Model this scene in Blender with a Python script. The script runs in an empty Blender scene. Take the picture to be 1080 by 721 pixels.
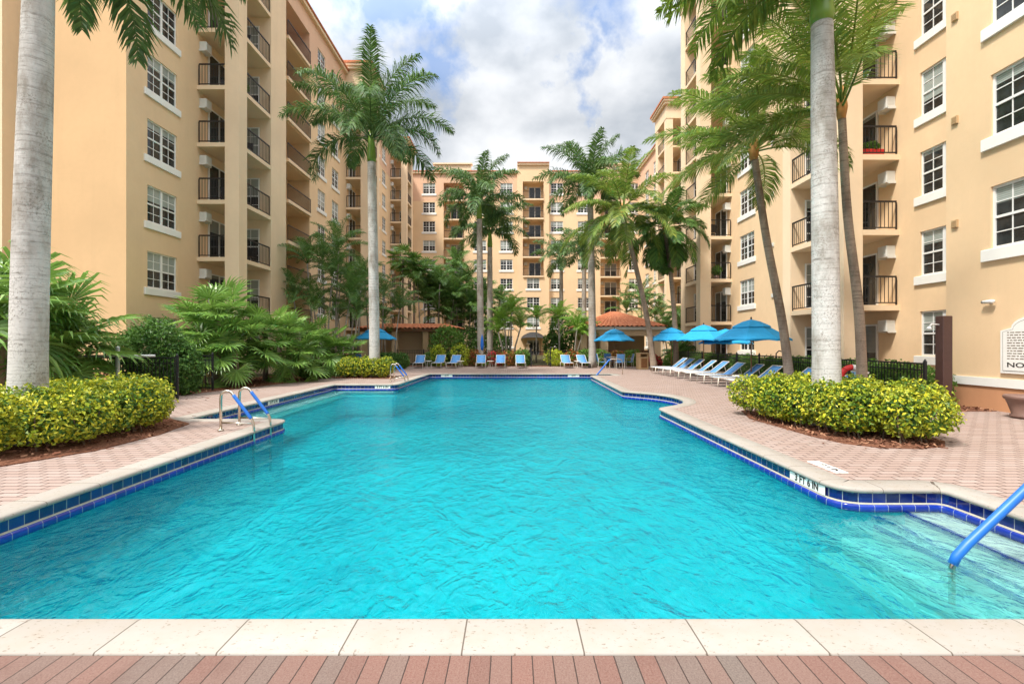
import bpy, math, random
import numpy as np
from mathutils import Vector, Matrix
from mathutils.geometry import tessellate_polygon
R = math.radians
S = bpy.context.scene
COL = S.collection
rnd = random.Random(7)

# ------------------------------------------------------------------ camera, world, sun, exposure
cam_d = bpy.data.cameras.new('camera'); cam = bpy.data.objects.new('camera', cam_d); COL.objects.link(cam)
cam_d.sensor_width = 36; cam_d.lens = 17.0; cam_d.clip_start = .05; cam_d.clip_end = 2000
cam.location = (0, 0, 1.65); cam.rotation_euler = (R(90), 0, 0); cam_d.shift_y = 0.0015
S.camera = cam
SUN_EL, SUN_AZ = R(58), R(-132)          # azimuth measured from +Y towards +X: the light comes from the left, a little behind
W = bpy.data.worlds.new('World'); S.world = W; W.use_nodes = True
wn = W.node_tree.nodes; wl = W.node_tree.links; wn.clear()
def N(nt, typ, **kw):
    n = nt.nodes.new(typ)
    for k, v in kw.items():
        if k.startswith('i_'):
            n.inputs[k[2:].replace('_', ' ')].default_value = v
        else: setattr(n, k, v)
    return n
nt = W.node_tree
out = N(nt, 'ShaderNodeOutputWorld'); bg = N(nt, 'ShaderNodeBackground'); bg.inputs[1].default_value = .1
sky = N(nt, 'ShaderNodeTexSky', sky_type='NISHITA', sun_disc=False)
sky.sun_elevation = SUN_EL; sky.sun_rotation = SUN_AZ; sky.air_density = 1.0; sky.dust_density = .4; sky.ozone_density = 2.2
tc = N(nt, 'ShaderNodeTexCoord')
mp = N(nt, 'ShaderNodeMapping'); mp.inputs['Scale'].default_value = (1, 1, 1.5); mp.inputs['Location'].default_value = (3.1, .4, 1.2)
wl.new(tc.outputs['Generated'], mp.inputs[0])
n1 = N(nt, 'ShaderNodeTexNoise'); n1.inputs['Scale'].default_value = 2.6; n1.inputs['Detail'].default_value = 7; n1.inputs['Roughness'].default_value = .52; n1.inputs['Distortion'].default_value = .35
n2 = N(nt, 'ShaderNodeTexNoise'); n2.inputs['Scale'].default_value = 4.2; n2.inputs['Detail'].default_value = 6; n2.inputs['Roughness'].default_value = .5
wl.new(mp.outputs[0], n1.inputs['Vector']); wl.new(mp.outputs[0], n2.inputs['Vector'])
def Mth(nt, op, a, b=None, c=None):
    n = nt.nodes.new('ShaderNodeMath'); n.operation = op
    for i, v in enumerate((a, b, c)):
        if v is None: continue
        if isinstance(v, (int, float)): n.inputs[i].default_value = v
        else: nt.links.new(v, n.inputs[i])
    return n.outputs[0]
def direction_gap(x, y, rad):                # a gap in the clouds round one direction of the sky
    d = Vector(((x-540)/510, 1, (359-y)/510)).normalized()
    vm = N(nt, 'ShaderNodeVectorMath', operation='DISTANCE'); wl.new(wdir.outputs[0], vm.inputs[0]); vm.inputs[1].default_value = d
    return Mth(nt, 'MAXIMUM', Mth(nt, 'SUBTRACT', 1, Mth(nt, 'DIVIDE', vm.outputs['Value'], rad)), 0)
nd = N(nt, 'ShaderNodeTexNoise'); nd.inputs['Scale'].default_value = 7; nd.inputs['Detail'].default_value = 6; nd.inputs['Roughness'].default_value = .6; wl.new(tc.outputs['Generated'], nd.inputs['Vector'])
wdir = N(nt, 'ShaderNodeVectorMath', operation='MULTIPLY_ADD'); nsub = N(nt, 'ShaderNodeVectorMath', operation='SUBTRACT'); wl.new(nd.outputs['Color'], nsub.inputs[0]); nsub.inputs[1].default_value = (.5, .5, .5)
wl.new(nsub.outputs[0], wdir.inputs[0]); wdir.inputs[1].default_value = (.34, .34, .34); wl.new(tc.outputs['Generated'], wdir.inputs[2])
gaps = None
for g in ((620, 0, .15), (627, 42, .09), (606, 86, .08), (398, 12, .13), (452, 55, .10), (352, -10, .14)):
    o_ = direction_gap(*g); gaps = o_ if gaps is None else Mth(nt, 'MAXIMUM', gaps, o_)
m = Mth(nt, 'ADD', Mth(nt, 'MULTIPLY', gaps, 1.0), Mth(nt, 'MULTIPLY', Mth(nt, 'SUBTRACT', .5, n1.outputs['Fac']), 1.5))
rmp = N(nt, 'ShaderNodeValToRGB'); rmp.color_ramp.elements[0].position = .25; rmp.color_ramp.elements[1].position = .75
rmp.color_ramp.elements[1].color = (.7, .7, .7, 1)
wl.new(m, rmp.inputs[0])
cr = N(nt, 'ShaderNodeValToRGB')
cr.color_ramp.elements[0].position = .40; cr.color_ramp.elements[0].color = (2.5, 2.75, 3.1, 1)
cr.color_ramp.elements[1].position = .64; cr.color_ramp.elements[1].color = (5.0, 5.1, 5.25, 1)
wl.new(n2.outputs['Fac'], cr.inputs[0])
skm = N(nt, 'ShaderNodeMix', data_type='RGBA', blend_type='MULTIPLY'); skm.inputs[0].default_value = 1
wl.new(sky.outputs[0], skm.inputs['A']); skm.inputs['B'].default_value = (.9, 1.0, 1.1, 1)
mx = N(nt, 'ShaderNodeMix', data_type='RGBA'); wl.new(rmp.outputs[0], mx.inputs[0]); wl.new(cr.outputs[0], mx.inputs['A']); wl.new(skm.outputs['Result'], mx.inputs['B'])
# the cloud deck is brightest high up and behind the camera, where the sun stands behind it
vd = N(nt, 'ShaderNodeVectorMath', operation='DOT_PRODUCT'); wl.new(tc.outputs['Generated'], vd.inputs[0]); vd.inputs[1].default_value = Vector((-.12, -.12, .98)).normalized()
mr = N(nt, 'ShaderNodeMapRange', interpolation_type='SMOOTHSTEP'); wl.new(vd.outputs['Value'], mr.inputs[0]); mr.inputs[1].default_value = .3; mr.inputs[2].default_value = .85; mr.inputs[3].default_value = 1; mr.inputs[4].default_value = 3.4
br = N(nt, 'ShaderNodeVectorMath', operation='SCALE'); wl.new(mx.outputs['Result'], br.inputs[0]); wl.new(mr.outputs[0], br.inputs['Scale'])
wl.new(br.outputs[0], bg.inputs[0]); wl.new(bg.outputs[0], out.inputs[0])
sd = bpy.data.lights.new('sun', 'SUN'); sd.energy = 2.8; sd.angle = R(9); sd.color = (1, .95, .87)
so = bpy.data.objects.new('sun', sd); COL.objects.link(so)
sdir = Vector((math.sin(SUN_AZ)*math.cos(SUN_EL), math.cos(SUN_AZ)*math.cos(SUN_EL), math.sin(SUN_EL)))
so.rotation_euler = (-sdir).to_track_quat('-Z', 'Y').to_euler(); so.location = sdir*80
vs = S.view_settings; vs.view_transform = 'Standard'; vs.look = 'None'; vs.gamma = 1; vs.use_curve_mapping = False; vs.exposure = 1.0
S.render.engine = 'CYCLES'; cy = S.cycles
cy.max_bounces = 7; cy.diffuse_bounces = 3; cy.glossy_bounces = 3; cy.transmission_bounces = 4; cy.transparent_max_bounces = 8
cy.use_denoising = True; cy.sample_clamp_indirect = 6; cy.sample_clamp_direct = 6; cy.use_adaptive_sampling = True; cy.adaptive_threshold = .015
try: cy.denoiser = 'OPENIMAGEDENOISE'
except Exception: pass

# ------------------------------------------------------------------ helpers
F_, H_ = 510., 359.
def at(x, y, Y):                           # a point of the place from where it is seen and how far off it is
    return Vector(((x-540)*Y/F_, Y, 1.65+(H_-y)*Y/F_))
def gp(x, y, z=0.):                        # where a sight line meets the ground
    Y = F_*(1.65-z)/(y-H_); return Vector(((x-540)*Y/F_, Y, z))

class MB:
    def __init__(s): s.v = []; s.f = []; s.uv = []
    def quad(s, a, b, c, d, uv=None):
        i = len(s.v); s.v += [tuple(a), tuple(b), tuple(c), tuple(d)]; s.f.append((i, i+1, i+2, i+3)); s.uv.append(uv)
    def tri(s, a, b, c):
        i = len(s.v); s.v += [tuple(a), tuple(b), tuple(c)]; s.f.append((i, i+1, i+2)); s.uv.append(None)
    def box(s, x0, x1, y0, y1, z0, z1):
        if x0 > x1: x0, x1 = x1, x0
        if y0 > y1: y0, y1 = y1, y0
        i = len(s.v)
        s.v += [(x0,y0,z0),(x1,y0,z0),(x1,y1,z0),(x0,y1,z0),(x0,y0,z1),(x1,y0,z1),(x1,y1,z1),(x0,y1,z1)]
        for q in ((3,2,1,0),(4,5,6,7),(0,1,5,4),(1,2,6,5),(2,3,7,6),(3,0,4,7)):
            s.f.append(tuple(i+k for k in q)); s.uv.append(None)
        return s
    def bbox(s, x0, x1, y0, y1, z0, z1, b):     # box with chamfered upright and top edges
        pl = [(x0+b,y0),(x1-b,y0),(x1,y0+b),(x1,y1-b),(x1-b,y1),(x0+b,y1),(x0,y1-b),(x0,y0+b)]
        pi = [(x0+2*b,y0+b),(x1-2*b,y0+b),(x1-b,y0+2*b),(x1-b,y1-2*b),(x1-2*b,y1-b),(x0+2*b,y1-b),(x0+b,y1-2*b),(x0+b,y0+2*b)]
        s.loft([[(x,y,z0) for x,y in pl],[(x,y,z1-b) for x,y in pl],[(x,y,z1) for x,y in pi]], cap=True); return s
    def loft(s, rings, closed=True, cap=False, uvs=None):
        i = len(s.v); n = len(rings[0])
        for r in rings: s.v += [tuple(p) for p in r]
        for k in range(len(rings)-1):
            for j in range(n if closed else n-1):
                j2 = (j+1) % n
                s.f.append((i+k*n+j, i+k*n+j2, i+(k+1)*n+j2, i+(k+1)*n+j))
                s.uv.append([uvs[k][j], uvs[k][j+1], uvs[k+1][j+1], uvs[k+1][j]] if uvs else None)
        if cap:
            s.f.append(tuple(i+j for j in reversed(range(n)))); s.uv.append(None)
            s.f.append(tuple(i+(len(rings)-1)*n+j for j in range(n))); s.uv.append(None)
    def tube(s, pts, r, n=8, cap=True):
        pts = [Vector(p) for p in pts]; rs = r if isinstance(r, (list, tuple)) else [r]*len(pts)
        rings = []; prev = None
        for k, p in enumerate(pts):
            t = (pts[min(k+1, len(pts)-1)] - pts[max(k-1, 0)]).normalized()
            if prev is None:
                a = Vector((0,0,1)) if abs(t.z) < .9 else Vector((1,0,0)); u = t.cross(a).normalized()
            else:
                u = prev - t*prev.dot(t); u.normalize()
            prev = u; w = t.cross(u)
            rings.append([p + (u*math.cos(2*math.pi*j/n) + w*math.sin(2*math.pi*j/n))*rs[k] for j in range(n)])
        s.loft(rings, cap=cap); return s
    def lathe(s, prof, c=(0,0,0), n=20, cap=True):
        s.loft([[(c[0]+r*math.cos(2*math.pi*j/n), c[1]+r*math.sin(2*math.pi*j/n), c[2]+z) for j in range(n)] for r, z in prof], cap=cap); return s
    def prism(s, poly, z0, z1):
        s.loft([[(x,y,z0) for x,y in poly],[(x,y,z1) for x,y in poly]], cap=True); return s
    def mesh(s, name, mat, smooth=False):
        me = bpy.data.meshes.new(name); me.from_pydata(s.v, [], s.f)
        if any(u is not None for u in s.uv):
            L = me.uv_layers.new(name='uv').data; k = 0
            for f, u in zip(s.f, s.uv):
                for j in range(len(f)):
                    if u: L[k].uv = u[j]
                    k += 1
        if mat: me.materials.append(mat)
        if smooth: me.polygons.foreach_set('use_smooth', [True]*len(me.polygons))
        me.update(); return me
    def build(s, name, mat, parent=None, smooth=False, world=False):
        if parent is not None and world:
            L = parent.location; g = parent
            while g.parent: g = g.parent; L = L + g.location
            s.v = [(x-L.x, y-L.y, z-L.z) for x, y, z in s.v]
        return link(name, s.mesh(name, mat, smooth), parent)
def link(name, me, parent=None, loc=None, rz=0):
    o = bpy.data.objects.new(name, me); COL.objects.link(o)
    if parent is not None: o.parent = parent
    if loc is not None: o.location = loc
    if rz: o.rotation_euler = (0, 0, rz)
    return o
def tag(o, label, cat, group=None):
    o['label'] = label; o['category'] = cat
    if group: o['group'] = group
    return o
def thing(name, label, cat, loc=(0,0,0), rz=0, group=None):
    o = bpy.data.objects.new(name, None); COL.objects.link(o); o.location = loc; o.rotation_euler = (0,0,rz); o.empty_display_size = .2
    return tag(o, label, cat, group)
def struct(o, kind='structure'): o['kind'] = kind; return o
def dup(root, loc, rz, label, group=None):
    r = root.copy(); COL.objects.link(r); r.location = loc; r.rotation_euler = (0,0,rz); r['label'] = label
    if group: r['group'] = group
    for ch in list(root.children):
        c = ch.copy(); COL.objects.link(c); c.parent = r
        for g in list(ch.children):
            d = g.copy(); COL.objects.link(d); d.parent = c
    return r
def textmesh(txt, size, extrude=.001, bold=0):
    cu = bpy.data.curves.new('lettering', 'FONT'); cu.body = txt; cu.size = size; cu.extrude = extrude; cu.offset = bold
    cu.align_x = 'CENTER'; cu.align_y = 'CENTER'; cu.resolution_u = 3
    o = bpy.data.objects.new('lettering', cu); COL.objects.link(o)
    dg = bpy.context.evaluated_depsgraph_get(); me = bpy.data.meshes.new_from_object(o.evaluated_get(dg))
    bpy.data.objects.remove(o); bpy.data.curves.remove(cu); return me

# ------------------------------------------------------------------ materials
class MT:
    def __init__(s, name):
        s.m = bpy.data.materials.new(name); s.m.use_nodes = True; s.nt = s.m.node_tree; s.nt.nodes.clear()
        s.out = s.n('ShaderNodeOutputMaterial'); s.b = s.n('ShaderNodeBsdfPrincipled'); s.l(s.b.outputs[0], s.out.inputs[0])
    def n(s, t, **k): return N(s.nt, t, **k)
    def l(s, a, b): s.nt.links.new(a, b)
    def co(s, which='Object', scale=(1,1,1), rot=(0,0,0), loc=(0,0,0)):
        t = s.n('ShaderNodeTexCoord'); m = s.n('ShaderNodeMapping'); m.inputs['Scale'].default_value = scale; m.inputs['Rotation'].default_value = rot; m.inputs['Location'].default_value = loc
        s.l(t.outputs[which], m.inputs[0]); return m.outputs[0]
    def noise(s, vec, scale, detail=4, rough=.55, dist=0):
        n = s.n('ShaderNodeTexNoise'); n.inputs['Scale'].default_value = scale; n.inputs['Detail'].default_value = detail; n.inputs['Roughness'].default_value = rough; n.inputs['Distortion'].default_value = dist
        s.l(vec, n.inputs['Vector']); return n.outputs['Fac']
    def ramp(s, fac, stops, interp='LINEAR'):
        r = s.n('ShaderNodeValToRGB'); e = r.color_ramp.elements; r.color_ramp.interpolation = interp
        while len(e) < len(stops): e.new(.5)
        for k, (p, c) in enumerate(stops):
            e[k].position = p; e[k].color = tuple(c)+(1,) if len(c) == 3 else c
        s.l(fac, r.inputs[0]); return r.outputs[0]
    def mix(s, fac, a, b, mode='MIX'):
        m = s.n('ShaderNodeMix', data_type='RGBA', blend_type=mode)
        for sock, v in ((m.inputs[0], fac), (m.inputs['A'], a), (m.inputs['B'], b)):
            if isinstance(v, (int, float)): sock.default_value = v
            elif isinstance(v, tuple): sock.default_value = v+(1,) if len(v) == 3 else v
            else: s.l(v, sock)
        return m.outputs['Result']
    def bump(s, h, strength=.3, dist=.02):
        b = s.n('ShaderNodeBump'); b.inputs['Strength'].default_value = strength; b.inputs['Distance'].default_value = dist
        s.l(h, b.inputs['Height']); s.l(b.outputs[0], s.b.inputs['Normal']); return b.outputs[0]
    def set(s, col=None, rough=.5, metal=0, spec=None):
        if col is not None:
            if isinstance(col, tuple): s.b.inputs['Base Color'].default_value = col+(1,)
            else: s.l(col, s.b.inputs['Base Color'])
        s.b.inputs['Roughness'].default_value = rough; s.b.inputs['Metallic'].default_value = metal
        if spec is not None: s.b.inputs['Specular IOR Level'].default_value = spec
        return s
def plain(name, col, rough=.5, metal=0, var=.12, scale=6, spec=None, bump=0, bscale=60):
    t = MT(name); v = t.co(); f = t.noise(v, scale, 5)
    t.set(t.ramp(f, [(.25, tuple(c*(1-var) for c in col)), (.75, tuple(min(1, c*(1+var)) for c in col))]), rough, metal, spec)
    if bump: t.bump(t.noise(v, bscale, 3), bump, .01)
    return t.m
def stucco(name, col, var=.09):
    t = MT(name); v = t.co()
    big = t.noise(v, .22, 5, .6); streak = t.noise(t.co(scale=(1.6, 1.6, .12)), 1.3, 5, .6); fine = t.noise(v, 40, 3)
    c = t.ramp(big, [(.3, tuple(x*(1-var) for x in col)), (.7, tuple(x*(1+var) for x in col))])
    c = t.mix(t.ramp(streak, [(.52, (0,0,0)), (.82, (.32,.32,.32))]), c, tuple(x*.82 for x in col))
    med = t.noise(v, 5, 6, .7); c = t.mix(t.ramp(med, [(.4, (0,0,0)), (.75, (.3,.3,.3))]), c, tuple(x*.88 for x in col))
    t.set(c, .9, 0, .25); t.bump(t.mix(.5, fine, t.noise(v, 14, 4, .6)), .45, .01); return t.m
M = {}
PE = (.77, .55, .335)
M['peach'] = stucco('peach_stucco', PE)
M['peach_light'] = stucco('light_peach_stucco', (.80, .61, .41))
M['peach_shaded'] = stucco('shaded_peach_stucco', (.68, .44, .235))  # deeper peach: shade of the camera-facing left wall put into its colour
M['salmon'] = stucco('salmon_stucco', (.70, .45, .30))
M['terra'] = stucco('terracotta_stucco', (.54, .27, .14))
M['trim'] = plain('white_trim', (.80, .78, .73), .8, var=.05, scale=2, bump=.15)
M['frame'] = plain('white_frame', (.78, .77, .74), .45, var=.03)
M['rail'] = plain('dark_bronze_metal', (.014, .011, .010), .5, 0)
M['black'] = plain('black_metal', (.018, .018, .02), .42, .3)
M['ac'] = plain('white_plastic', (.66, .65, .6), .5, var=.05)
M['brown'] = plain('brown_paint', (.075, .035, .028), .5)
M['steel'] = plain('stainless_steel', (.62, .56, .47), .18, 1, var=.08, scale=3)
M['sleeve'] = plain('blue_rubber_sleeve', (.012, .13, .50), .42, var=.1)
M['sling'] = plain('blue_sling_fabric', (.12, .30, .60), .85, var=.08, bump=.1, spec=.15)
M['canvas'] = plain('azure_canvas', (.008, .29, .58), .8, var=.06, bump=.1, bscale=200)
M['wood'] = plain('varnished_wood', (.25, .11, .04), .5, var=.2)
M['cream_frame'] = plain('cream_metal', (.74, .69, .59), .4, var=.04)
M['tan'] = plain('tan_panel', (.5, .33, .17), .7, var=.1)
M['red'] = plain('red_paint', (.6, .02, .02), .45)
M['white'] = plain('white_paint', (.8, .79, .76), .5, var=.03)
M['ink'] = plain('dark_lettering', (.03, .026, .022), .6)
M['awning'] = plain('black_canvas', (.02, .02, .022), .7)
M['pot'] = plain('brown_glazed_clay', (.19, .11, .085), .5, var=.15, bump=.1)
M['stem'] = plain('brown_stems', (.16, .11, .07), .85, var=.3)
M['teal'] = plain('teal_fabric', (.02, .28, .33), .8)
M['greypipe'] = plain('grey_pipe', (.55, .55, .53), .4, .4)

def glass(name, dark, blind, t0=.3, tr=1.5):
    t = MT(name); tcn = t.n('ShaderNodeTexCoord'); sp = t.n('ShaderNodeSeparateXYZ'); t.l(tcn.outputs['Object'], sp.inputs[0])
    oi = t.n('ShaderNodeObjectInfo'); z = sp.outputs['Z']
    thr = Mth(t.nt, 'MULTIPLY_ADD', oi.outputs['Random'], tr, t0)
    on = Mth(t.nt, 'GREATER_THAN', z, thr)
    sl = Mth(t.nt, 'PINGPONG', z, .025); sl = Mth(t.nt, 'MULTIPLY', sl, 40)
    c = t.mix(sl, tuple(x*.6 for x in blind), blind)
    n = t.noise(tcn.outputs['Object'], 2.5, 3)
    d = t.ramp(n, [(.35, tuple(x*.6 for x in dark)), (.7, tuple(x*1.8 for x in dark))])
    t.set(t.mix(on, d, c), .06, 0, .6); return t.m
M['glass'] = glass('window_glass', (.025, .028, .028), (.40, .44, .40))
M['dglass'] = glass('door_glass', (.02, .022, .022), (.26, .27, .25), .9, 2.6)

# pavers: long side along the world Y axis, rows across X
def pavers(name, bw, rh, stops, mortar, var=1.0, msize=.012, off=.5, loc=0, rot=0):
    t = MT(name); v = t.co(rot=(0, 0, R(rot)), loc=(loc, 0, 0))
    b = t.n('ShaderNodeTexBrick'); b.inputs['Scale'].default_value = 1; b.inputs['Brick Width'].default_value = bw; b.inputs['Row Height'].default_value = rh
    b.inputs['Mortar Size'].default_value = msize*.5; b.inputs['Mortar Smooth'].default_value = .2; b.inputs['Bias'].default_value = 0
    b.inputs['Color1'].default_value = (0,0,0,1); b.inputs['Color2'].default_value = (1,1,1,1); b.inputs['Mortar'].default_value = (.5,.5,.5,1); b.offset = off
    wob = t.n('ShaderNodeTexNoise'); wob.inputs['Scale'].default_value = 30; t.l(v, wob.inputs['Vector'])
    vv = t.n('ShaderNodeVectorMath', operation='MULTIPLY_ADD'); t.l(wob.outputs['Color'], vv.inputs[0]); vv.inputs[1].default_value = (.004,.004,0); t.l(v, vv.inputs[2])
    t.l(vv.outputs[0], b.inputs['Vector'])
    c = t.ramp(b.outputs['Color'], stops)
    fine = t.noise(v, 90, 4, .7); sp = t.noise(v, 150, 3, .7)
    c = t.mix(t.ramp(fine, [(.35, (.0,.0,.0)), (.75, (.4,.4,.4))]), c, t.mix(.5, c, (.5,.4,.34)))
    c = t.mix(t.ramp(sp, [(.56, (0,0,0)), (.66, (.75,.75,.75))]), c, tuple(x*.55 for x in stops[0][1]))
    big = t.noise(v, .5, 5, .6)
    c = t.mix(t.ramp(big, [(.4, (0,0,0)), (.75, (.4,.4,.4))]), c, tuple(x*1.12 for x in stops[-1][1]))
    st = t.noise(v, 1.9, 6, .65)
    c = t.mix(t.ramp(st, [(.56, (0,0,0)), (.72, (.35,.35,.35))]), c, tuple(x*.62 for x in stops[0][1]))
    c = t.mix(b.outputs['Fac'], c, mortar)
    t.set(c, .88, 0, .25)
    h = t.mix(b.outputs['Fac'], t.mix(.6, (.9,.9,.9), fine), (.2,.2,.2)); t.bump(h, .5, .006)
    return t.m
M['paver'] = pavers('pink_pavers', .26, .13, [(0, (.295,.21,.175)), (.35, (.32,.232,.196)), (.7, (.335,.25,.214)), (1, (.355,.277,.242))], (.09,.058,.045), msize=.019)
M['front'] = pavers('red_and_grey_pavers', .246, .108, [(0, (.145,.068,.052)), (.3, (.175,.084,.064)), (.6, (.162,.09,.071)), (.85, (.145,.093,.076)), (1, (.12,.094,.08))], (.045,.03,.025), msize=.007, off=0, loc=2.56+.246*20, rot=90)

t = MT('travertine_coping'); uv = t.co('UV'); v = t.co()
sp = t.n('ShaderNodeSeparateXYZ'); t.l(uv, sp.inputs[0])
j = Mth(t.nt, 'LESS_THAN', Mth(t.nt, 'ABSOLUTE', Mth(t.nt, 'SUBTRACT', Mth(t.nt, 'FRACT', Mth(t.nt, 'ADD', .403, Mth(t.nt, 'DIVIDE', sp.outputs['X'], .65))), .5)), .0065)
idx = t.n('ShaderNodeTexWhiteNoise', noise_dimensions='1D'); t.l(Mth(t.nt, 'FLOOR', Mth(t.nt, 'ADD', Mth(t.nt, 'DIVIDE', sp.outputs['X'], .65), .903)), idx.inputs['W'])
c = t.ramp(idx.outputs['Value'], [(0, (.31,.28,.245)), (.5, (.33,.30,.265)), (1, (.35,.325,.29))])
f = t.noise(v, 5, 6, .65); c = t.mix(t.ramp(f, [(.4, (0,0,0)), (.8, (.35,.35,.35))]), c, (.29,.225,.15))
pit = t.noise(t.co(scale=(1,1.6,1)), 34, 4, .65); pm = t.ramp(pit, [(.62, (0,0,0)), (.67, (1,1,1))])
c = t.mix(Mth(t.nt, 'MULTIPLY', pm, .8), c, (.17,.12,.08)); c = t.mix(j, c, (.11,.085,.065))
t.set(c, .75, 0, .3); t.bump(Mth(t.nt, 'SUBTRACT', 1, Mth(t.nt, 'MAXIMUM', Mth(t.nt, 'MULTIPLY', pm, .5), j)), .5, .004); M['coping'] = t.m

def tilemat(name, w, c0, c1, grout, rough=.08):
    t = MT(name); v = t.co('UV'); b = t.n('ShaderNodeTexBrick'); b.offset = 0; b.inputs['Scale'].default_value = 1; b.inputs['Brick Width'].default_value = w
    b.inputs['Row Height'].default_value = 10; b.inputs['Mortar Size'].default_value = .0035; b.inputs['Mortar Smooth'].default_value = .1
    b.inputs['Color1'].default_value = c0+(1,); b.inputs['Color2'].default_value = c1+(1,); b.inputs['Mortar'].default_value = grout+(1,)
    mp = t.n('ShaderNodeMapping'); mp.inputs['Location'].default_value = (0, 5, 0); t.l(v, mp.inputs[0]); t.l(mp.outputs[0], b.inputs['Vector'])
    n = t.noise(t.co(), 30, 3); c = t.mix(t.ramp(n, [(.5, (0,0,0)), (.8, (.3,.3,.3))]), b.outputs['Color'], (.01,.03,.2))
    t.set(c, rough, 0, .6); t.bump(Mth(t.nt, 'SUBTRACT', 1, b.outputs['Fac']), .4, .003); return t.m
M['tile'] = tilemat('cobalt_tile', .153, (.003,.008,.07), (.006,.02,.17), (.33,.32,.29))
M['bull'] = tilemat('cobalt_bullnose_tile', .153, (.006,.022,.22), (.01,.04,.32), (.22,.26,.32))
M['grout'] = plain('cream_grout', (.40,.37,.29), .8, var=.15, scale=20)

def ripple_light_plaster(name, lo, hi):
    t = MT(name); v = t.co()
    a = t.noise(t.co(scale=(1, .7, 1), rot=(0,0,R(28))), 3.4, 4, .6, 1.8); b_ = t.noise(v, .35, 3)  # stretched mottling paints the water's ripple light into the plaster colour
    t.set(t.ramp(Mth(t.nt, 'MULTIPLY_ADD', b_, .45, Mth(t.nt, 'MULTIPLY', a, .55)), [(.36, lo), (.64, hi)]), .7, 0, .2); return t.m
M['floor'] = ripple_light_plaster('turquoise_plaster_ripple_light', (.006,.32,.39), (.06,.58,.61))
M['steps'] = ripple_light_plaster('white_plaster', (.46,.50,.47), (.57,.60,.56))

t = MT('pool_water'); t.nt.nodes.remove(t.b)
v = t.co(scale=(1, .62, 1), rot=(0,0,R(28)))
w1 = t.noise(v, 2.1, 3, .55, 1.2); w2 = t.noise(v, 8.5, 3, .55, .7); w3 = t.noise(t.co(), .5, 2)
h = Mth(t.nt, 'ADD', Mth(t.nt, 'MULTIPLY', w1, .75), Mth(t.nt, 'MULTIPLY', Mth(t.nt, 'MULTIPLY', w2, .40), Mth(t.nt, 'ADD', w3, .3)))
bp = t.n('ShaderNodeBump'); bp.inputs['Strength'].default_value = 1.0; bp.inputs['Distance'].default_value = .17; t.l(h, bp.inputs['Height'])
tr = t.n('ShaderNodeBsdfTransparent'); tr.inputs[0].default_value = (.86,.98,.985,1)
rf = t.n('ShaderNodeBsdfRefraction'); rf.inputs['Color'].default_value = (.86,.98,.985,1); rf.inputs['IOR'].default_value = 1.33; rf.inputs['Roughness'].default_value = .0; t.l(bp.outputs[0], rf.inputs['Normal'])
gl = t.n('ShaderNodeBsdfGlossy'); gl.inputs['Roughness'].default_value = .07; t.l(bp.outputs[0], gl.inputs['Normal'])
fr = t.n('ShaderNodeFresnel'); fr.inputs['IOR'].default_value = 1.42; t.l(bp.outputs[0], fr.inputs['Normal'])
m1 = t.n('ShaderNodeMixShader'); m1.inputs[0].default_value = .55; t.l(tr.outputs[0], m1.inputs[1]); t.l(rf.outputs[0], m1.inputs[2])
m2 = t.n('ShaderNodeMixShader'); t.l(Mth(t.nt, 'MULTIPLY', fr.outputs[0], .7), m2.inputs[0]); t.l(m1.outputs[0], m2.inputs[1]); t.l(gl.outputs[0], m2.inputs[2]); t.l(m2.outputs[0], t.out.inputs[0])
va = t.n('ShaderNodeVolumeAbsorption'); va.inputs['Color'].default_value = (0, .972, .985, 1); va.inputs['Density'].default_value = 1.15; t.l(va.outputs[0], t.out.inputs['Volume'])
M['water'] = t.m

t = MT('bark_mulch'); v = t.co(); a = t.noise(v, 28, 5, .7); b_ = t.noise(v, 3, 4)
c = t.ramp(a, [(.3, (.07,.032,.02)), (.5, (.20,.085,.05)), (.72, (.34,.17,.10))]); t.set(c, .95, 0, .1); t.bump(a, .9, .05); M['mulch'] = t.m
t = MT('mulch_chip'); g = t.n('ShaderNodeNewGeometry'); t.set(t.ramp(g.outputs['Random Per Island'], [(0,(.09,.04,.025)),(.5,(.24,.10,.06)),(1,(.40,.22,.13))]), .95, 0, .1); M['chip'] = t.m
t = MT('garden_soil'); v = t.co(); a = t.noise(v, 4, 6, .65); t.set(t.ramp(a, [(.3,(.05,.045,.025)),(.6,(.09,.085,.04)),(.8,(.13,.09,.055))]), .95, 0, .1); t.bump(a, .5, .05); M['soil'] = t.m
t = MT('barrel_roof_tile'); v = t.co(); a = t.noise(v, 5, 5, .6); t.set(t.ramp(a, [(.3,(.38,.12,.055)),(.55,(.50,.18,.085)),(.75,(.60,.27,.14))]), .8, 0, .25); M['rooft'] = t.m

def leaf(name, stops, rough=.45, trans=.28, tcol=None, spec=.35):
    t = MT(name); g = t.n('ShaderNodeNewGeometry'); c = t.ramp(g.outputs['Random Per Island'], stops)
    n = t.noise(t.co(), 1.1, 3); c = t.mix(t.ramp(n, [(.35,(0,0,0)),(.7,(.4,.4,.4))]), c, stops[-1][1])
    t.set(c, rough, 0, spec)
    tl = t.n('ShaderNodeBsdfTranslucent'); t.l(t.mix(.5, c, tcol or stops[-1][1]), tl.inputs[0])
    ms = t.n('ShaderNodeMixShader'); ms.inputs[0].default_value = trans; t.l(t.b.outputs[0], ms.inputs[1]); t.l(tl.outputs[0], ms.inputs[2]); t.l(ms.outputs[0], t.out.inputs[0]); return t.m
M['royal'] = leaf('royal_palm_leaf', [(0,(0.034,0.084,0.026)),(.5,(0.060,0.144,0.042)),(.85,(0.108,0.216,0.060)),(1,(0.180,0.276,0.072))])
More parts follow.
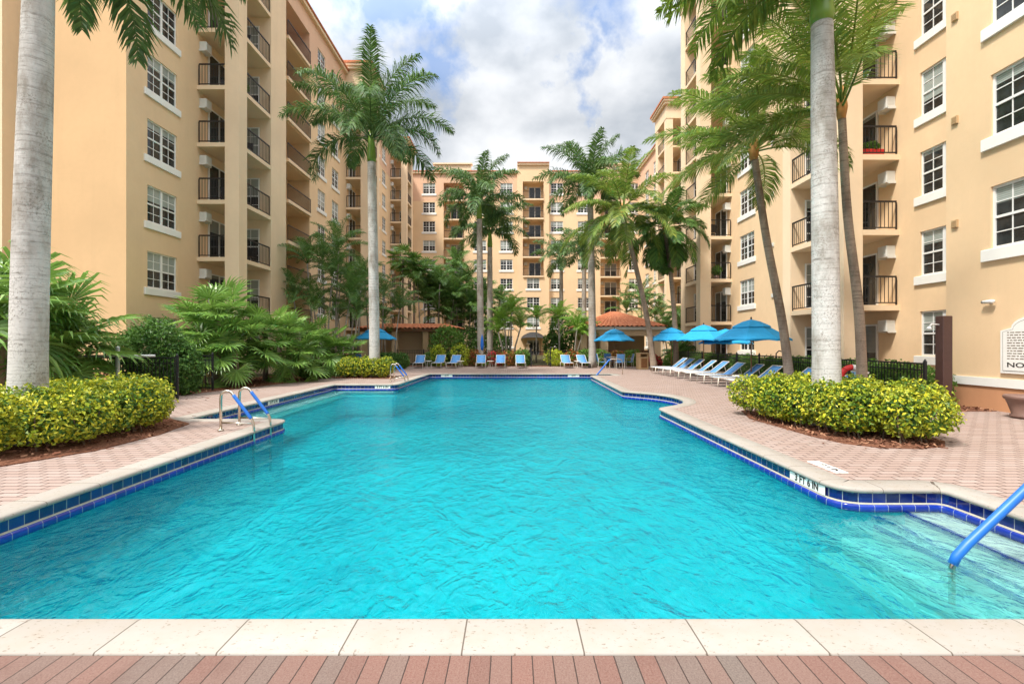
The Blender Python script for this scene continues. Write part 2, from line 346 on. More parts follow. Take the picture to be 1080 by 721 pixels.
M['coco'] = leaf('coconut_leaf', [(0,(0.052,0.130,0.023)),(.5,(0.111,0.221,0.039)),(.85,(0.221,0.325,0.058)),(1,(0.390,0.403,0.078))], tcol=(.22,.33,.04), trans=.34)
M['areca'] = leaf('areca_leaf', [(0,(0.032,0.094,0.023)),(.5,(0.065,0.160,0.038)),(.85,(0.131,0.261,0.055)),(1,(0.203,0.334,0.072))])
M['young'] = leaf('young_palm_leaf', [(0,(0.088,0.225,0.025)),(.5,(0.163,0.350,0.037)),(1,(0.300,0.475,0.062))])
M['fan'] = leaf('fan_palm_leaf', [(0,(0.046,0.138,0.023)),(.4,(0.098,0.230,0.034)),(.8,(0.172,0.333,0.052)),(1,(0.287,0.437,0.092))], spec=.5, rough=.4)
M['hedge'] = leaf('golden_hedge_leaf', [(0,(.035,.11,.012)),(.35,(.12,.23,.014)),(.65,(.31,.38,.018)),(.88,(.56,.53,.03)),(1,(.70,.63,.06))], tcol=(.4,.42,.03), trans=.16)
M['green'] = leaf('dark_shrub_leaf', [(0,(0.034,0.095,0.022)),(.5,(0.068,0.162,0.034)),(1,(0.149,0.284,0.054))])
M['mid'] = leaf('mid_green_leaf', [(0,(0.048,0.132,0.024)),(.5,(0.102,0.228,0.036)),(1,(0.204,0.348,0.060))])
M['lime'] = leaf('lime_leaf', [(0,(0.175,0.300,0.025)),(.5,(0.400,0.500,0.037)),(1,(0.625,0.625,0.062))])
M['croton'] = leaf('red_croton_leaf', [(0,(.05,.13,.02)),(.4,(.10,.23,.03)),(.6,(.32,.07,.04)),(.85,(.50,.08,.05)),(1,(.55,.30,.06))])
M['flower'] = leaf('red_flower_leaf', [(0,(.05,.13,.02)),(.45,(.10,.2,.03)),(.6,(.5,.02,.04)),(1,(.62,.05,.08))])

def bark(name, light, dark, ring, ringamt, lich):
    t = MT(name); v = t.co(); sp = t.n('ShaderNodeSeparateXYZ'); t.l(v, sp.inputs[0])
    z = sp.outputs['Z']; wob = t.noise(t.co(scale=(1,1,.5)), 3, 4); zz = Mth(t.nt, 'ADD', z, Mth(t.nt, 'MULTIPLY', wob, .12))
    cmb = t.n('ShaderNodeCombineXYZ'); t.l(zz, cmb.inputs['Z']); rn = t.noise(cmb.outputs[0], ring, 3, .75)
    brk = t.noise(t.co(scale=(2.2,2.2,7)), 3, 4, .7); fade = t.noise(t.co(scale=(.4,.4,.35)), 2, 3)
    line = Mth(t.nt, 'MULTIPLY', t.ramp(rn, [(.50,(0,0,0)),(.56,(1,1,1))]), Mth(t.nt, 'MULTIPLY', t.ramp(brk, [(.38,(0,0,0)),(.6,(1,1,1))]), t.ramp(fade, [(.3,(.25,.25,.25)),(.65,(1,1,1))])))
    big = t.noise(t.co(scale=(1,1,.4)), 1.5, 6, .66); sm = t.noise(v, 30, 5, .75); hs = t.noise(t.co(scale=(.8,.8,10)), 5, 4, .65)
    c = t.ramp(hs, [(.3, tuple(x*.84 for x in light)), (.7, light)])
    c = t.mix(t.ramp(big, [(.46,(0,0,0)),(.62,(.9,.9,.9))]), c, dark)
    spk = Mth(t.nt, 'MULTIPLY', t.ramp(sm, [(.52,(0,0,0)),(.6,(1,1,1))]), t.ramp(t.noise(v, 2.2, 3), [(.42,(.15,.15,.15)),(.6,(1,1,1))]))
    c = t.mix(Mth(t.nt, 'MULTIPLY', spk, lich), c, tuple(x*.75 for x in dark))
    c = t.mix(Mth(t.nt, 'MULTIPLY', line, ringamt), c, tuple(x*.6 for x in dark))
    t.set(c, .9, 0, .2); t.bump(Mth(t.nt, 'SUBTRACT', sm, Mth(t.nt, 'MULTIPLY', line, .8)), .35, .015); return t.m
M['royalbark'] = bark('royal_palm_bark', (.60,.575,.54), (.27,.24,.20), 15, .8, .85)
M['greybark'] = bark('grey_palm_bark', (.47,.42,.36), (.24,.2,.16), 9, .6, .5)
M['cocobark'] = bark('coconut_bark', (.36,.28,.21), (.17,.125,.09), 12, .8, .4)
M['shaft'] = plain('green_crownshaft', (.16,.27,.035), .35, var=.3, scale=2)
M['husk'] = plain('orange_palm_husk', (.42,.20,.05), .7, var=.35, scale=5)

# ------------------------------------------------------------------ pool, deck, ground
def fillet(poly):
    o = []
    n = len(poly)
    for i, (x, y, r) in enumerate(poly):
        p = Vector((x, y)); a = Vector(poly[i-1][:2]); b = Vector(poly[(i+1) % n][:2])
        if r <= 0: o.append(p); continue
        u = (a-p).normalized(); w = (b-p).normalized(); ang = u.angle(w); d = r/math.tan(ang/2)
        d = min(d, (a-p).length*.45, (b-p).length*.45); k = 5
        for q in range(k+1):
            s_ = q/k; o.append((p+u*d)*(1-s_)**2 + p*2*s_*(1-s_) + (p+w*d)*s_*s_)
    return o
bay = []
for q in range(9):
    a = R(-52 + 104*q/8); bay.append((3.62+1.42*math.cos(a), 14.55+1.92*math.sin(a), 0))
outline = fillet([(-4.88,2.872,0),(4.9,2.872,0),(4.9,5.5,.12),(3.73,5.5,.36),(3.76,12.35,.36)] + bay + [(3.84,16.75,.36),(4.05,25.0,.36),(5.35,25.0,.12),(5.35,26.3,.12),(-4.49,26.3,.12),(-4.65,19.5,.36),(-7.15,19.5,.12),(-7.15,10.55,.12),(-4.87,10.55,.36)])
clean = []
for p in outline:
    if not clean or (p-clean[-1]).length > .012: clean.append(p)
outline = []
for i, p in enumerate(clean):
    q = clean[(i+1) % len(clean)]; k = max(1, int((q-p).length/.33))
    for j in range(k): outline.append(p+(q-p)*(j/k))
def offset(poly, d):
    o = []; n = len(poly)
    for i, p in enumerate(poly):
        a = (p-poly[i-1]).normalized(); b = (poly[(i+1) % n]-p).normalized()
        na = Vector((a.y, -a.x)); nb = Vector((b.y, -b.x)); m = na+nb
        m = m/max(.35, m.length_squared)*2*1.0 if m.length > 1e-4 else na
        o.append(p + m*d)
    return o
arc = [0]
for i in range(len(outline)): arc.append(arc[-1]+(outline[(i+1) % len(outline)]-outline[i]).length)
def sweep(name, prof, mat, smooth=False):
    mb = MB(); rings = []; uvs = []; w = 0
    for k, (d, z) in enumerate(prof):
        if k: w += math.hypot(d-prof[k-1][0], z-prof[k-1][1])
        rings.append([(p.x, p.y, z) for p in offset(outline, d)]); uvs.append([(a, w) for a in arc])
    mb.loft(rings, uvs=uvs); o = mb.build(name, mat, None, smooth); return struct(o)
def area_s(poly): return sum(poly[i-1].x*poly[i].y-poly[i].x*poly[i-1].y for i in range(len(poly)))
assert area_s(outline) > 0
sweep('pool_coping', [(.03,-.05),(-.022,-.048),(-.034,-.036),(-.038,-.02),(-.032,-.004),(-.016,.007),(.01,.011),(.10,.012),(.305,.012),(.312,.004),(.312,-.06)], M['coping'], True)
sweep('pool_tile_band', [(.004,-.04),(.004,-.162)], M['tile'])
sweep('pool_grout_ledge', [(.004,-.162),(-.008,-.166),(-.012,-.178)], M['grout'])
sweep('pool_tile_ledge', [(-.012,-.178),(-.026,-.184),(-.034,-.2),(-.034,-.262),(0,-.27)], M['bull'], True)
WZ = -.25
sweep('pool_wall', [(.002,-.268),(.002,-1.25)], M['floor'])
def fill(polys, z):
    flat = [p for q in polys for p in q]
    tr = tessellate_polygon([[Vector((p[0], p[1], 0)) for p in q] for q in polys]); mb = MB()
    mb.v = [(p[0], p[1], z) for p in flat]; mb.f = [tuple(t_) for t_ in tr]; mb.uv = [None]*len(mb.f); return mb
outl = [(p.x, p.y) for p in outline]
struct(fill([[(p.x, p.y) for p in offset(outline, .01)]], -1.24).build('pool_floor', M['floor']))
struct(fill([[(p.x, p.y) for p in offset(outline, .004)]], WZ).build('pool_water', M['water']))
hole = [(p.x, p.y) for p in offset(outline, .30)]
deck_poly = [(-12.5,2.562),(14.1,2.562),(14.1,36.5),(-12.5,36.5)]
struct(fill([deck_poly, hole], 0.004).build('pool_deck', M['paver']))
mb = MB(); mb.quad((-14,-4,0.0),(14,-4,0.0),(14,2.561,0.0),(-14,2.561,0.0)); struct(mb.build('front_paving', M['front']))
struct(fill([[(-600,-300),(600,-300),(600,900),(-600,900)], [(-8.2,2.0),(6.4,2.0),(6.4,27.4),(-8.2,27.4)]], -.01).build('ground', M['soil']))
# steps down into the shallow corner and the bench in the side inlet
mb = MB()
for k, (xa, z) in enumerate(((4.46,-.275),(4.1,-.40),(3.74,-.55),(3.38,-.72))):
    mb.box(xa, 4.9, 2.9+.001*k, 5.49-.002*k, -1.23, z-.0005*k)
struct(mb.build('pool_steps', M['steps']))
mb = MB(); mb.box(-7.14, -6.55, 10.6, 19.45, -1.23, -.42); mb.box(-6.55, -4.7, 19.0, 19.46, -1.23, -.43); struct(mb.build('pool_bench', M['steps']))
mb = MB()
for xa, z in ((4.46,-.275),(4.1,-.40)):
    mb.quad((xa-.004,2.9,z+.003),(xa-.004,5.48,z+.003),(xa+.036,5.48,z+.003),(xa+.036,2.9,z+.003), [(0,0),(2.6,0),(2.6,.05),(0,.05)])
    mb.quad((xa-.004,2.9,z-.04),(xa-.004,5.48,z-.04),(xa-.004,5.48,z+.003),(xa-.004,2.9,z+.003), [(0,0),(2.6,0),(2.6,.05),(0,.05)])
struct(mb.build('pool_step_edge', M['bull']))

def mulch(poly, label_name='mulch_bed', chips=1500, z=.02):
    mb = fill([poly], z); 
    n = len(poly); ex = [(x, y, 0.002) for x, y in poly]; i = len(mb.v); mb.v += ex
    for k in range(n):
        mb.f.append((k, (k+1) % n, i+(k+1) % n, i+k)); mb.uv.append(None)
    o = struct(mb.build('mulch_bed', M['mulch']))
    xs = [p[0] for p in poly]; ys = [p[1] for p in poly]; c = MB(); tries = 0; made = 0
    def inside(x, y):
        r = False
        for k in range(n):
            (x1, y1), (x2, y2) = poly[k-1], poly[k]
            if (y1 > y) != (y2 > y) and x < (x2-x1)*(y-y1)/(y2-y1)+x1: r = not r
        return r
    while made < chips and tries < chips*6:
        tries += 1; x = rnd.uniform(min(xs)-.1, max(xs)+.1); y = rnd.uniform(min(ys)-.1, max(ys)+.1)
        if not inside(x, y) and rnd.random() > .04: continue
        a = rnd.uniform(0, 6.28); L = rnd.uniform(.02, .05); w = L*rnd.uniform(.25, .5); zz = z+rnd.uniform(0, .03); tz = rnd.uniform(-.02, .03)
        if not inside(x, y): zz = .012; tz = 0
        u = Vector((math.cos(a)*L, math.sin(a)*L, tz)); p = Vector((x, y, zz)); q = Vector((-math.sin(a)*w, math.cos(a)*w, rnd.uniform(-.01,.01)))
        c.quad(p-u-q, p+u-q*.6, p+u+q, p-u+q*.8); made += 1
    struct(c.build('mulch_chips', M['chip']), 'stuff')
mulch([(-6.9,6.3),(-6.38,7.4),(-6.35,8.7),(-6.6,9.9),(-7.9,10.9),(-10,11.6),(-12.4,11.2),(-12.4,6.0),(-8,5.9)])
mulch([(5.3,8.6),(5.45,7.95),(5.8,7.62),(6.4,7.55),(6.9,7.7),(7.25,8.1),(7.45,9),(7.5,10.4),(6.6,11.7),(5.6,11.8),(5.2,10.6)])
mulch([(-12.4,13.2),(-10.7,15.0),(-9.7,18.4),(-8.75,23.4),(-8.75,27.5),(-12.4,28)], chips=2200)
mulch([(-8.5,22.9),(-5.6,22.5),(-5.3,23.4),(-6.5,24.8),(-8.5,24.6)], chips=700)
mulch([(-9,34.7),(12,34.7),(12,36.4),(-9,36.4)], chips=1200)
mulch([(10.45,13.6),(10.45,31),(11.9,31),(11.9,13.6)], chips=500)
mulch([(10.3,11.7),(11.78,11.75),(11.78,13.4),(10.4,13.4)], chips=400)

# depth markers: white tile with dark lettering
def marker(txt, c, rz, w, h, label, flat=False, size=.1):
    mb = MB(); mb.box(-w/2, w/2, -.003, .003, -h/2, h/2)
    r = thing('depth_marker', label, 'depth marker', c, 0, 'depth markers round the pool'); r.rotation_euler = (R(-90), 0, rz) if flat else (0, 0, rz)
    mb.build('tile_plate', M['trim'], r)
    o = link('lettering', textmesh(txt, size, .001, .0035*size/.1), r); o.rotation_euler = (R(90), 0, 0); o.location = (0, -.0045, 0); o.data.materials.append(M['ink'])
    o.scale = (min(1, w*.92/max(.01, o.dimensions.x)), 1, 1)
marker('3 FT 6 IN', (3.7265+.0, 6.12, -.103), R(-90), .72, .112, 'white 3 FT 6 IN depth tile in the near right pool wall', size=.125)
marker('3 FT 6 IN', (-5.22, 19.499, -.103), 0, .62, .112, 'white depth tile beside the far left pool ladder', size=.12)
marker('3 FT 6 IN', (-7.149, 14.5, -.103), R(90), .66, .112, 'white depth tile in the wall of the left inlet', size=.12)
marker('4 FT', (-3.55, 26.298, -.103), 0, .62, .112, 'left one of the two white depth tiles in the far pool wall', size=.12)
marker('4 FT', (3.35, 26.298, -.103), 0, .62, .112, 'right one of the two white depth tiles in the far pool wall', size=.12)
marker('3 FT 6 IN', (4.2, 6.45, .0075), R(-90), .6, .16, 'worn flat depth tile let into the pavers behind the right coping', flat=True, size=.12)

# ------------------------------------------------------------------ buildings
FH = 2.76
def FL(k): return .3+FH*k
def wall(mb, P0, u, nin, U0, U1, z0, z1, ops):
    P0 = Vector((P0[0], P0[1], 0)); u = Vector((u[0], u[1], 0)); ni = Vector((nin[0], nin[1], 0))
    pt = lambda a, z, d=0: P0+u*a+ni*d+Vector((0,0,z))
    ops = [o for o in ops if o[0] < U1 and o[1] > U0 and o[2] < z1 and o[3] > z0]
    us = sorted({U0, U1} | {min(max(v, U0), U1) for o in ops for v in o[:2]}); zs = sorted({z0, z1} | {min(max(v, z0), z1) for o in ops for v in o[2:4]})
    for i in range(len(us)-1):
        k = 0
        while k < len(zs)-1:
            um = (us[i]+us[i+1])/2
            def solid(kk):
                zm = (zs[kk]+zs[kk+1])/2
                return not any(o[0] < um < o[1] and o[2] < zm < o[3] for o in ops)
            if not solid(k): k += 1; continue
            e = k
            while e+1 < len(zs)-1 and solid(e+1): e += 1
            mb.quad(pt(us[i], zs[k]), pt(us[i+1], zs[k]), pt(us[i+1], zs[e+1]), pt(us[i], zs[e+1])); k = e+1
    for o in ops:
        a, b, c, d, dep = o[:5]; c = max(c, z0); d = min(d, z1)
        for p, q in (((a,c),(b,c)), ((b,c),(b,d)), ((b,d),(a,d)), ((a,d),(a,c))):
            mb.quad(pt(p[0],p[1]), pt(q[0],q[1]), pt(q[0],q[1],dep), pt(p[0],p[1],dep))
        if len(o) > 5: mb.quad(pt(a,c,dep), pt(b,c,dep), pt(b,d,dep), pt(a,d,dep))

WIN = {}
def window_meshes(w, h, halves):
    key = (w, h, halves)
    if key in WIN: return WIN[key]
    f = MB(); y0, y1 = .055, .105
    f.box(-w/2, w/2, y0, y1, 0, .055); f.box(-w/2, w/2, y0, y1, h-.055, h); f.box(-w/2, -w/2+.055, y0, y1, .055, h-.055); f.box(w/2-.055, w/2, y0, y1, .055, h-.055)
    step = w/halves
    for q in range(halves):
        xa = -w/2+q*step+.0551; xb = xa+step-.1102
        if q: f.box(-w/2+q*step-.055, -w/2+q*step+.055, y0+.001, y1-.001, .0551, h-.0551)
        f.box(xa, xb, y0+.004, y1-.004, h/2-.03, h/2+.03)
        xm = (xa+xb)/2; 
        for za, zb in ((.0551, h/2-.0301), (h/2+.0301, h-.0551)):
            f.box(xm-.012, xm+.012, y0+.02, y1-.01, za, zb); zm = (za+zb)/2
            f.box(xa, xm-.0121, y0+.021, y1-.011, zm-.012, zm+.012); f.box(xm+.0121, xb, y0+.021, y1-.011, zm-.012, zm+.012)
    p = MB(); p.quad((-w/2+.03,.09,.03),(w/2-.03,.09,.03),(w/2-.03,.09,h-.03),(-w/2+.03,.09,h-.03))
    s_ = MB(); s_.bbox(-w/2-.2, w/2+.2, -.07, .02, -.30, -.012, .012)
    WIN[key] = (f.mesh('window', M['frame']), p.mesh('pane', M['glass']), s_.mesh('sill', M['trim'])); return WIN[key]
def put_window(root, x, y, z, rz, w, h, halves, sill=True):
    a, b, c = window_meshes(w, h, halves); L = root.location
    o = link('window', a, root, (x-L.x, y-L.y, z-L.z), rz); link('pane', b, o)
    if sill: link('sill', c, o)
def rail_run(mb, a, b, h=1.08):
    a = Vector(a); b = Vector(b); d = b-a; L = d.length
    if L < .05: return
    d.normalize(); q = Vector((-d.y, d.x, 0))
    def bar(p0, p1, w, z0, z1):
        mb.prism([tuple((p0+q*w)[:2]), tuple((p1+q*w)[:2]), tuple((p1-q*w)[:2]), tuple((p0-q*w)[:2])], p0.z+z0, p0.z+z1)
    bar(a, b, .025, h-.06, h); bar(a, b, .018, .07, .11)
    n = max(2, int(L/.14))
    for k in range(n+1):
        p = a+d*(L*k/n); w = .02 if k in (0, n) else .009
        bar(p-d*w, p+d*w, w, .0 if k in (0, n) else .11, h-.06)
def door_mesh(w=1.75, h=2.1):
    f = MB(); f.box(-w/2, w/2, -.03, .03, h-.06, h); f.box(-w/2, w/2, -.03, .03, 0, .06)
    for x in (-w/2, -.04, w/2-.06): f.box(x, x+.06 if x != -.04 else x+.08, -.031, .029, .0601, h-.0601)
    p = MB(); p.quad((-w/2+.03,.0,.03),(w/2-.03,.0,.03),(w/2-.03,.0,h-.03),(-w/2+.03,.0,h-.03))
    return f.mesh('door', M['frame']), p.mesh('pane', M['dglass'])
DOOR = door_mesh()
def ac_mesh():
    m_ = MB(); m_.bbox(-.22, .22, -.34, .0, 0, .42, .012)
    for k in range(7):
        for x in (-.226, .2201): m_.box(x, x+.0055, -.30, -.05, .05+k*.05, .075+k*.05)
        m_.box(-.18, .18, -.346, -.3405, .05+k*.05, .075+k*.05)
    m_.box(-.25, -.227, -.30, 0, -.05, .04); m_.box(.227, .25, -.30, 0, -.05, .04)
    return m_.mesh('air_conditioner', M['ac'])
AC = ac_mesh()
def put_door(root, x, y, z, rz): 
    L = root.location; o = link('door', DOOR[0], root, (x-L.x, y-L.y, z-L.z), rz); link('pane', DOOR[1], o)
def put_ac(root, x, y, z, rz): L = root.location; link('air_conditioner', AC, root, (x-L.x, y-L.y, z-L.z), rz)
def bay_column(root, s, Xw, Y0, L, B, floors=range(1, 9)):
    D = 2.05; slab = MB(); slab.box(s*.0, s*(D-.02), .02, L+.02, -.2, 0); sm = slab.mesh('balcony', M['peach_light'])
    rr = MB(); rail_run(rr, (s*.06, .1, 0), (s*1.34, .1, 0)); rail_run(rr, (s*(D-.09), .72, 0), (s*(D-.09), L, 0)); rm = rr.mesh('railing', M['rail'])
    rl = root.location; rz = R(90)*s
    for k in floors:
        o = link('balcony', sm, root, (Xw-rl.x, Y0-rl.y, FL(k)-rl.z)); link('railing', rm, o)
    for k in range(0, 9):
        put_door(root, Xw+s*.035, Y0+L*.56, FL(k), rz); put_ac(root, Xw+s*.002, Y0+.42, FL(k)+1.8, rz)
        put_window(root, Xw+s*.95, Y0+L-.115, FL(k)+.12, 0, .95, 1.95, 1, False)
    p = MB(); xa, xb = Xw+s*1.36, Xw+s*D
    p.box(xa, xb, Y0, Y0+.7, 0, 26.2); p.build('corner_pillar', M['peach_light'], root, world=True)
    p = MB(); p.box(Xw+s*.0, xb, Y0+L, Y0+L+B, 0, 26.2); p.build('end_pillar', M['peach_light'], root, world=True)
    c = MB(); x0, x1 = Xw-s*.4, Xw+s*(D+.04)
    c.box(x0, x1, Y0-.04, Y0+L+B+.04, 25.2, 26.6); c.box(x0, Xw+s*(D+.3), Y0-.3, Y0+L+B+.3, 26.6, 26.85); c.box(x0, Xw+s*(D+.42), Y0-.42, Y0+L+B+.42, 26.85, 27.05)
    c.build('tower_cornice', M['peach_light'], root, world=True)
    r_ = MB(); r_.box(x0, Xw+s*(D+.5), Y0-.5, Y0+L+B+.5, 27.05, 27.25); r_.build('tile_capping', M['rooft'], root, world=True)
def loggia(root, rz, P0, u, nin, a, b, dep, floors, ops, door=True):
    P0 = Vector((P0[0], P0[1], 0)); u = Vector((u[0], u[1], 0)); ni = Vector((nin[0], nin[1], 0)); L = root.location
    A = P0+u*a; B = P0+u*b
    s_ = MB(); q = [A+u*.02-ni*.18, B-u*.02-ni*.18, B-u*.02+ni*.1, A+u*.02+ni*.1]; s_.prism([(v_.x, v_.y) for v_ in q], -.2, .012)
    s_.v = [(x-A.x, y-A.y, z) for x, y, z in s_.v]; sm = s_.mesh('balcony', M['peach_light'])
    rr = MB(); d = u*(b-a); rail_run(rr, u*.06-ni*.1+Vector((0,0,.012)), d-u*.06-ni*.1+Vector((0,0,.012))); rm = rr.mesh('railing', M['rail'])
    for k in floors:
        ops.append((a, b, FL(k), FL(k)+2.5, dep, 1))
        o = link('balcony', sm, root, (A.x-L.x, A.y-L.y, FL(k)-L.z)); link('railing', rm, o)
        c = P0+u*(a+b)/2+ni*(dep-.035)
        if door: put_door(root, c.x+u.x*.3, c.y+u.y*.3, FL(k)+.012, rz)
        e = P0+u*(a+.45)+ni*(dep-.002); put_ac(root, e.x, e.y, FL(k)+1.75, rz)
def finish_wall(root, P0, u, nin, U0, U1, ops, top_from=8, base=True, plinth=.6, ztop=26.2, cornice=True, mat='peach'):
    zt = FL(top_from)-.15 if top_from < 9 else ztop; zb = plinth
    m_ = MB(); wall(m_, P0, u, nin, U0, U1, zb, zt, ops); m_.build('wall', M[mat], root, world=True)
    if top_from < 9:
        m_ = MB(); wall(m_, P0, u, nin, U0, U1, zt, ztop, ops); m_.build('upper_wall', M['salmon'], root, world=True)
    m_ = MB(); wall(m_, P0, u, nin, U0, U1, -.1, zb, ops); m_.build('base_wall', M['terra'], root, world=True)
    P = Vector((P0[0], P0[1], 0)); uu = Vector((u[0], u[1], 0)); ni = Vector((nin[0], nin[1], 0))
    def band(z0, z1, pr, mat, nm):
        q = [P+uu*U0-ni*pr, P+uu*U1-ni*pr, P+uu*U1+ni*.3, P+uu*U0+ni*.3]; b_ = MB(); b_.prism([(v_.x, v_.y) for v_ in q], z0, z1); b_.build(nm, mat, root, world=True)
    if cornice:
        band(ztop-.001, ztop+.25, .25, M['peach_light'], 'cornice'); band(ztop+.25, ztop+.38, .34, M['rooft'], 'coping_tiles')
HW, HZ = 1.53, .93
# left apartment building
LW = thing('apartment_building', 'tall peach apartment building along the left side of the pool', 'building', (-15.2, 19.05, 0))
ops = []; P0, u, ni = (-15.2, 0), (0, 1), (-1, 0)
for yc in (21.05, 30.3, 38.6, 41.6, 51.2, 54.6, 57.4, 66.2):
    for k in range(9):
        w = 1.78 if yc < 25 else 1.5
        ops.append((yc-w/2, yc+w/2, FL(k)+HZ, FL(k)+HZ+HW, .11)); put_window(LW, -15.2, yc, FL(k)+HZ, R(90), w, HW, 2)
loggia(LW, R(90), P0, u, ni, 32.5, 36.3, 1.6, range(1, 9), ops)
finish_wall(LW, P0, u, ni, 19.05, 70, ops)
for Y0, L, B in ((23.3, 3.1, 1.75), (44.2, 3.0, .8), (60.3, 3.0, .8)): bay_column(LW, 1, -15.2, Y0, L, B)
finish_wall(LW, (-15.2, 19.05), (-1, 0), (0, 1), 0, 4.1, [], plinth=.6, top_from=9, ztop=26, mat='peach_shaded')
m_ = MB(); m_.box(-40, -19.3, 18.3, 30, 0, 26); m_.build('side_wing', M['peach_light'], LW, world=True)
m_ = MB(); m_.box(-40, -15.6, 19.2, 69.8, 26.0, 26.1); m_.build('roof', M['trim'], LW, world=True)
# rear apartment building
BW = thing('apartment_building', 'peach apartment building closing the far end, with a black entrance awning', 'building', (2.5, 70, 0))
ops = []; P0, u, ni = (0, 70), (1, 0), (0, 1)
for xc in (-12.0, -4.6, -.8, 6.5, 10.4, 17.8):
    for k in range(9):
        ops.append((xc-.88, xc+.88, FL(k)+HZ, FL(k)+HZ+HW, .11)); put_window(BW, xc, 70, FL(k)+HZ, 0, 1.76, HW, 2)
for a, b, kk in ((-9.9, -7.0, range(1, 9)), (12.8, 15.7, range(1, 9))): loggia(BW, 0, P0, u, ni, a, b, 1.5, kk, ops)
finish_wall(BW, P0, u, ni, -15.2, .75, ops); finish_wall(BW, P0, u, ni, 5.35, 27, ops)
ops2 = []; P1 = (0, 69.4)
loggia(BW, 0, P1, u, ni, 1.55, 4.55, 1.5, range(4, 9), ops2)
for k in (1, 2, 3): ops2.append((2.15, 3.95, FL(k)+HZ, FL(k)+HZ+HW, .11)); put_window(BW, 3.05, 69.4, FL(k)+HZ, 0, 1.8, HW, 2)
ops2.append((1.9, 4.2, 0, 2.4, .3, 1))
finish_wall(BW, P1, u, ni, .75, 5.35, ops2, ztop=27.2, top_from=9)
m_ = MB(); m_.box(.751, .95, 69.41, 70.2, 0, 27.2); m_.box(5.15, 5.349, 69.41, 70.2, 0, 27.2); m_.build('tower_side', M['peach_light'], BW, world=True)
m_ = MB(); m_.box(-11.2, -5.9, 69.7, 70.3, 26.6, 27.4); m_.box(-11.4, -5.7, 69.5, 70.4, 27.4, 27.6); m_.build('tower_parapet', M['peach_light'], BW, world=True)
m_ = MB(); m_.box(11.6, 16.9, 69.7, 70.3, 26.6, 27.4); m_.box(11.4, 17.1, 69.5, 70.4, 27.4, 27.6); m_.build('tower_parapet', M['peach_light'], BW, world=True)
put_door(BW, 3.05, 69.66, .02, 0)
m_ = MB()
prof = [[(1.2+3.7*q/10, 69.35-1.7*j/4, 2.35+.95*math.sin(math.pi*q/10)**.7*math.cos(math.pi/2*j/4*.9)) for q in range(11)] for j in range(5)]
m_.loft(prof, closed=False); m_.build('awning', M['awning'], BW, world=True, smooth=True)
m_ = MB(); m_.box(-15.2, 27, 70.3, 85, 26.0, 26.1); m_.build('roof', M['trim'], BW, world=True)
# right apartment building
RW = thing('apartment_building', 'tall peach apartment building along the right side with the notice board', 'building', (11.85, 13.2, 0))
ops = []; P0, u, ni = (14.2, 0), (0, 1), (1, 0)
for yc, w in ((15.95, 1.75), (23.9, 1.5), (29.25, 1.8)):
    for k in range(9):
        if yc == 23.9: continue
        ops.append((yc-w/2, yc+w/2, FL(k)+HZ, FL(k)+HZ+HW, .11)); put_window(RW, 14.2, yc, FL(k)+HZ, R(-90), w, HW, 2)
finish_wall(RW, P0, u, ni, 13.2, 35.0, ops)
bay_column(RW, -1, 14.2, 17.7, 3.4, .6); bay_column(RW, -1, 14.2, 31.2, 2.8, .8)
m_ = MB(); m_.quad((14.2,35.0,0),(18.2,35.0,0),(18.2,35.0,26.2),(14.2,35.0,26.2)); m_.build('end_wall', M['peach'], RW, world=True)
ops = []; P0 = (18.2, 0)
for yc in (38.2, 42.5, 47.2, 57.6, 61.4, 65.2):
    for k in range(9):
        ops.append((yc-.8, yc+.8, FL(k)+HZ, FL(k)+HZ+HW, .11)); put_window(RW, 18.2, yc, FL(k)+HZ, R(-90), 1.6, HW, 2)
finish_wall(RW, P0, u, ni, 35, 70, ops)
bay_column(RW, -1, 18.2, 50.6, 3.0, .8)
ops = []; P0 = (11.85, 0)
for yc in (11.07,):
    for k in range(1, 9):
        ops.append((yc-.9, yc+.9, FL(k)+HZ, FL(k)+HZ+HW, .11)); put_window(RW, 11.85, yc, FL(k)+HZ, R(-90), 1.8, HW, 2)
finish_wall(RW, P0, u, ni, 4, 13.2, ops, plinth=.6)
m_ = MB(); m_.quad((11.85,13.2,-.1),(14.2,13.2,-.1),(14.2,13.2,26.2),(11.85,13.2,26.2)); m_.build('return_wall', M['peach'], RW, world=True)
m_ = MB(); m_.box(11.815, 11.95, 4, 13.22, .59, .80); m_.build('band_course', M['trim'], RW, world=True)
m_ = MB(); m_.box(11.9, 40, 4, 35, 26.0, 26.1); m_.box(18.5, 40, 35, 70, 26.0, 26.1); m_.build('roof', M['trim'], RW, world=True)
for k in range(1, 5):
    v_ = MB(); v_.box(11.80, 11.86, 12.83, 13.0, FL(k)+1.68, FL(k)+1.88)
    for q in range(4): v_.box(11.792, 11.7999, 12.85, 12.98, FL(k)+1.70+q*.045, FL(k)+1.72+q*.045)
    v_.build('wall_vent', M['tan'], RW, world=True)
    v_ = MB(); v_.box(14.14, 14.21, 26.2, 26.4, FL(k)+1.1, FL(k)+1.3); v_.box(14.132, 14.139, 26.23, 26.37, FL(k)+1.14, FL(k)+1.26); v_.build('wall_vent', M['ac'], RW, world=True)
    v_ = MB(); v_.box(14.14, 14.21, 24.6, 24.75, FL(k)+.9, FL(k)+1.05); v_.box(14.132, 14.139, 24.62, 24.73, FL(k)+.93, FL(k)+1.02); v_.build('wall_vent', M['tan'], RW, world=True)
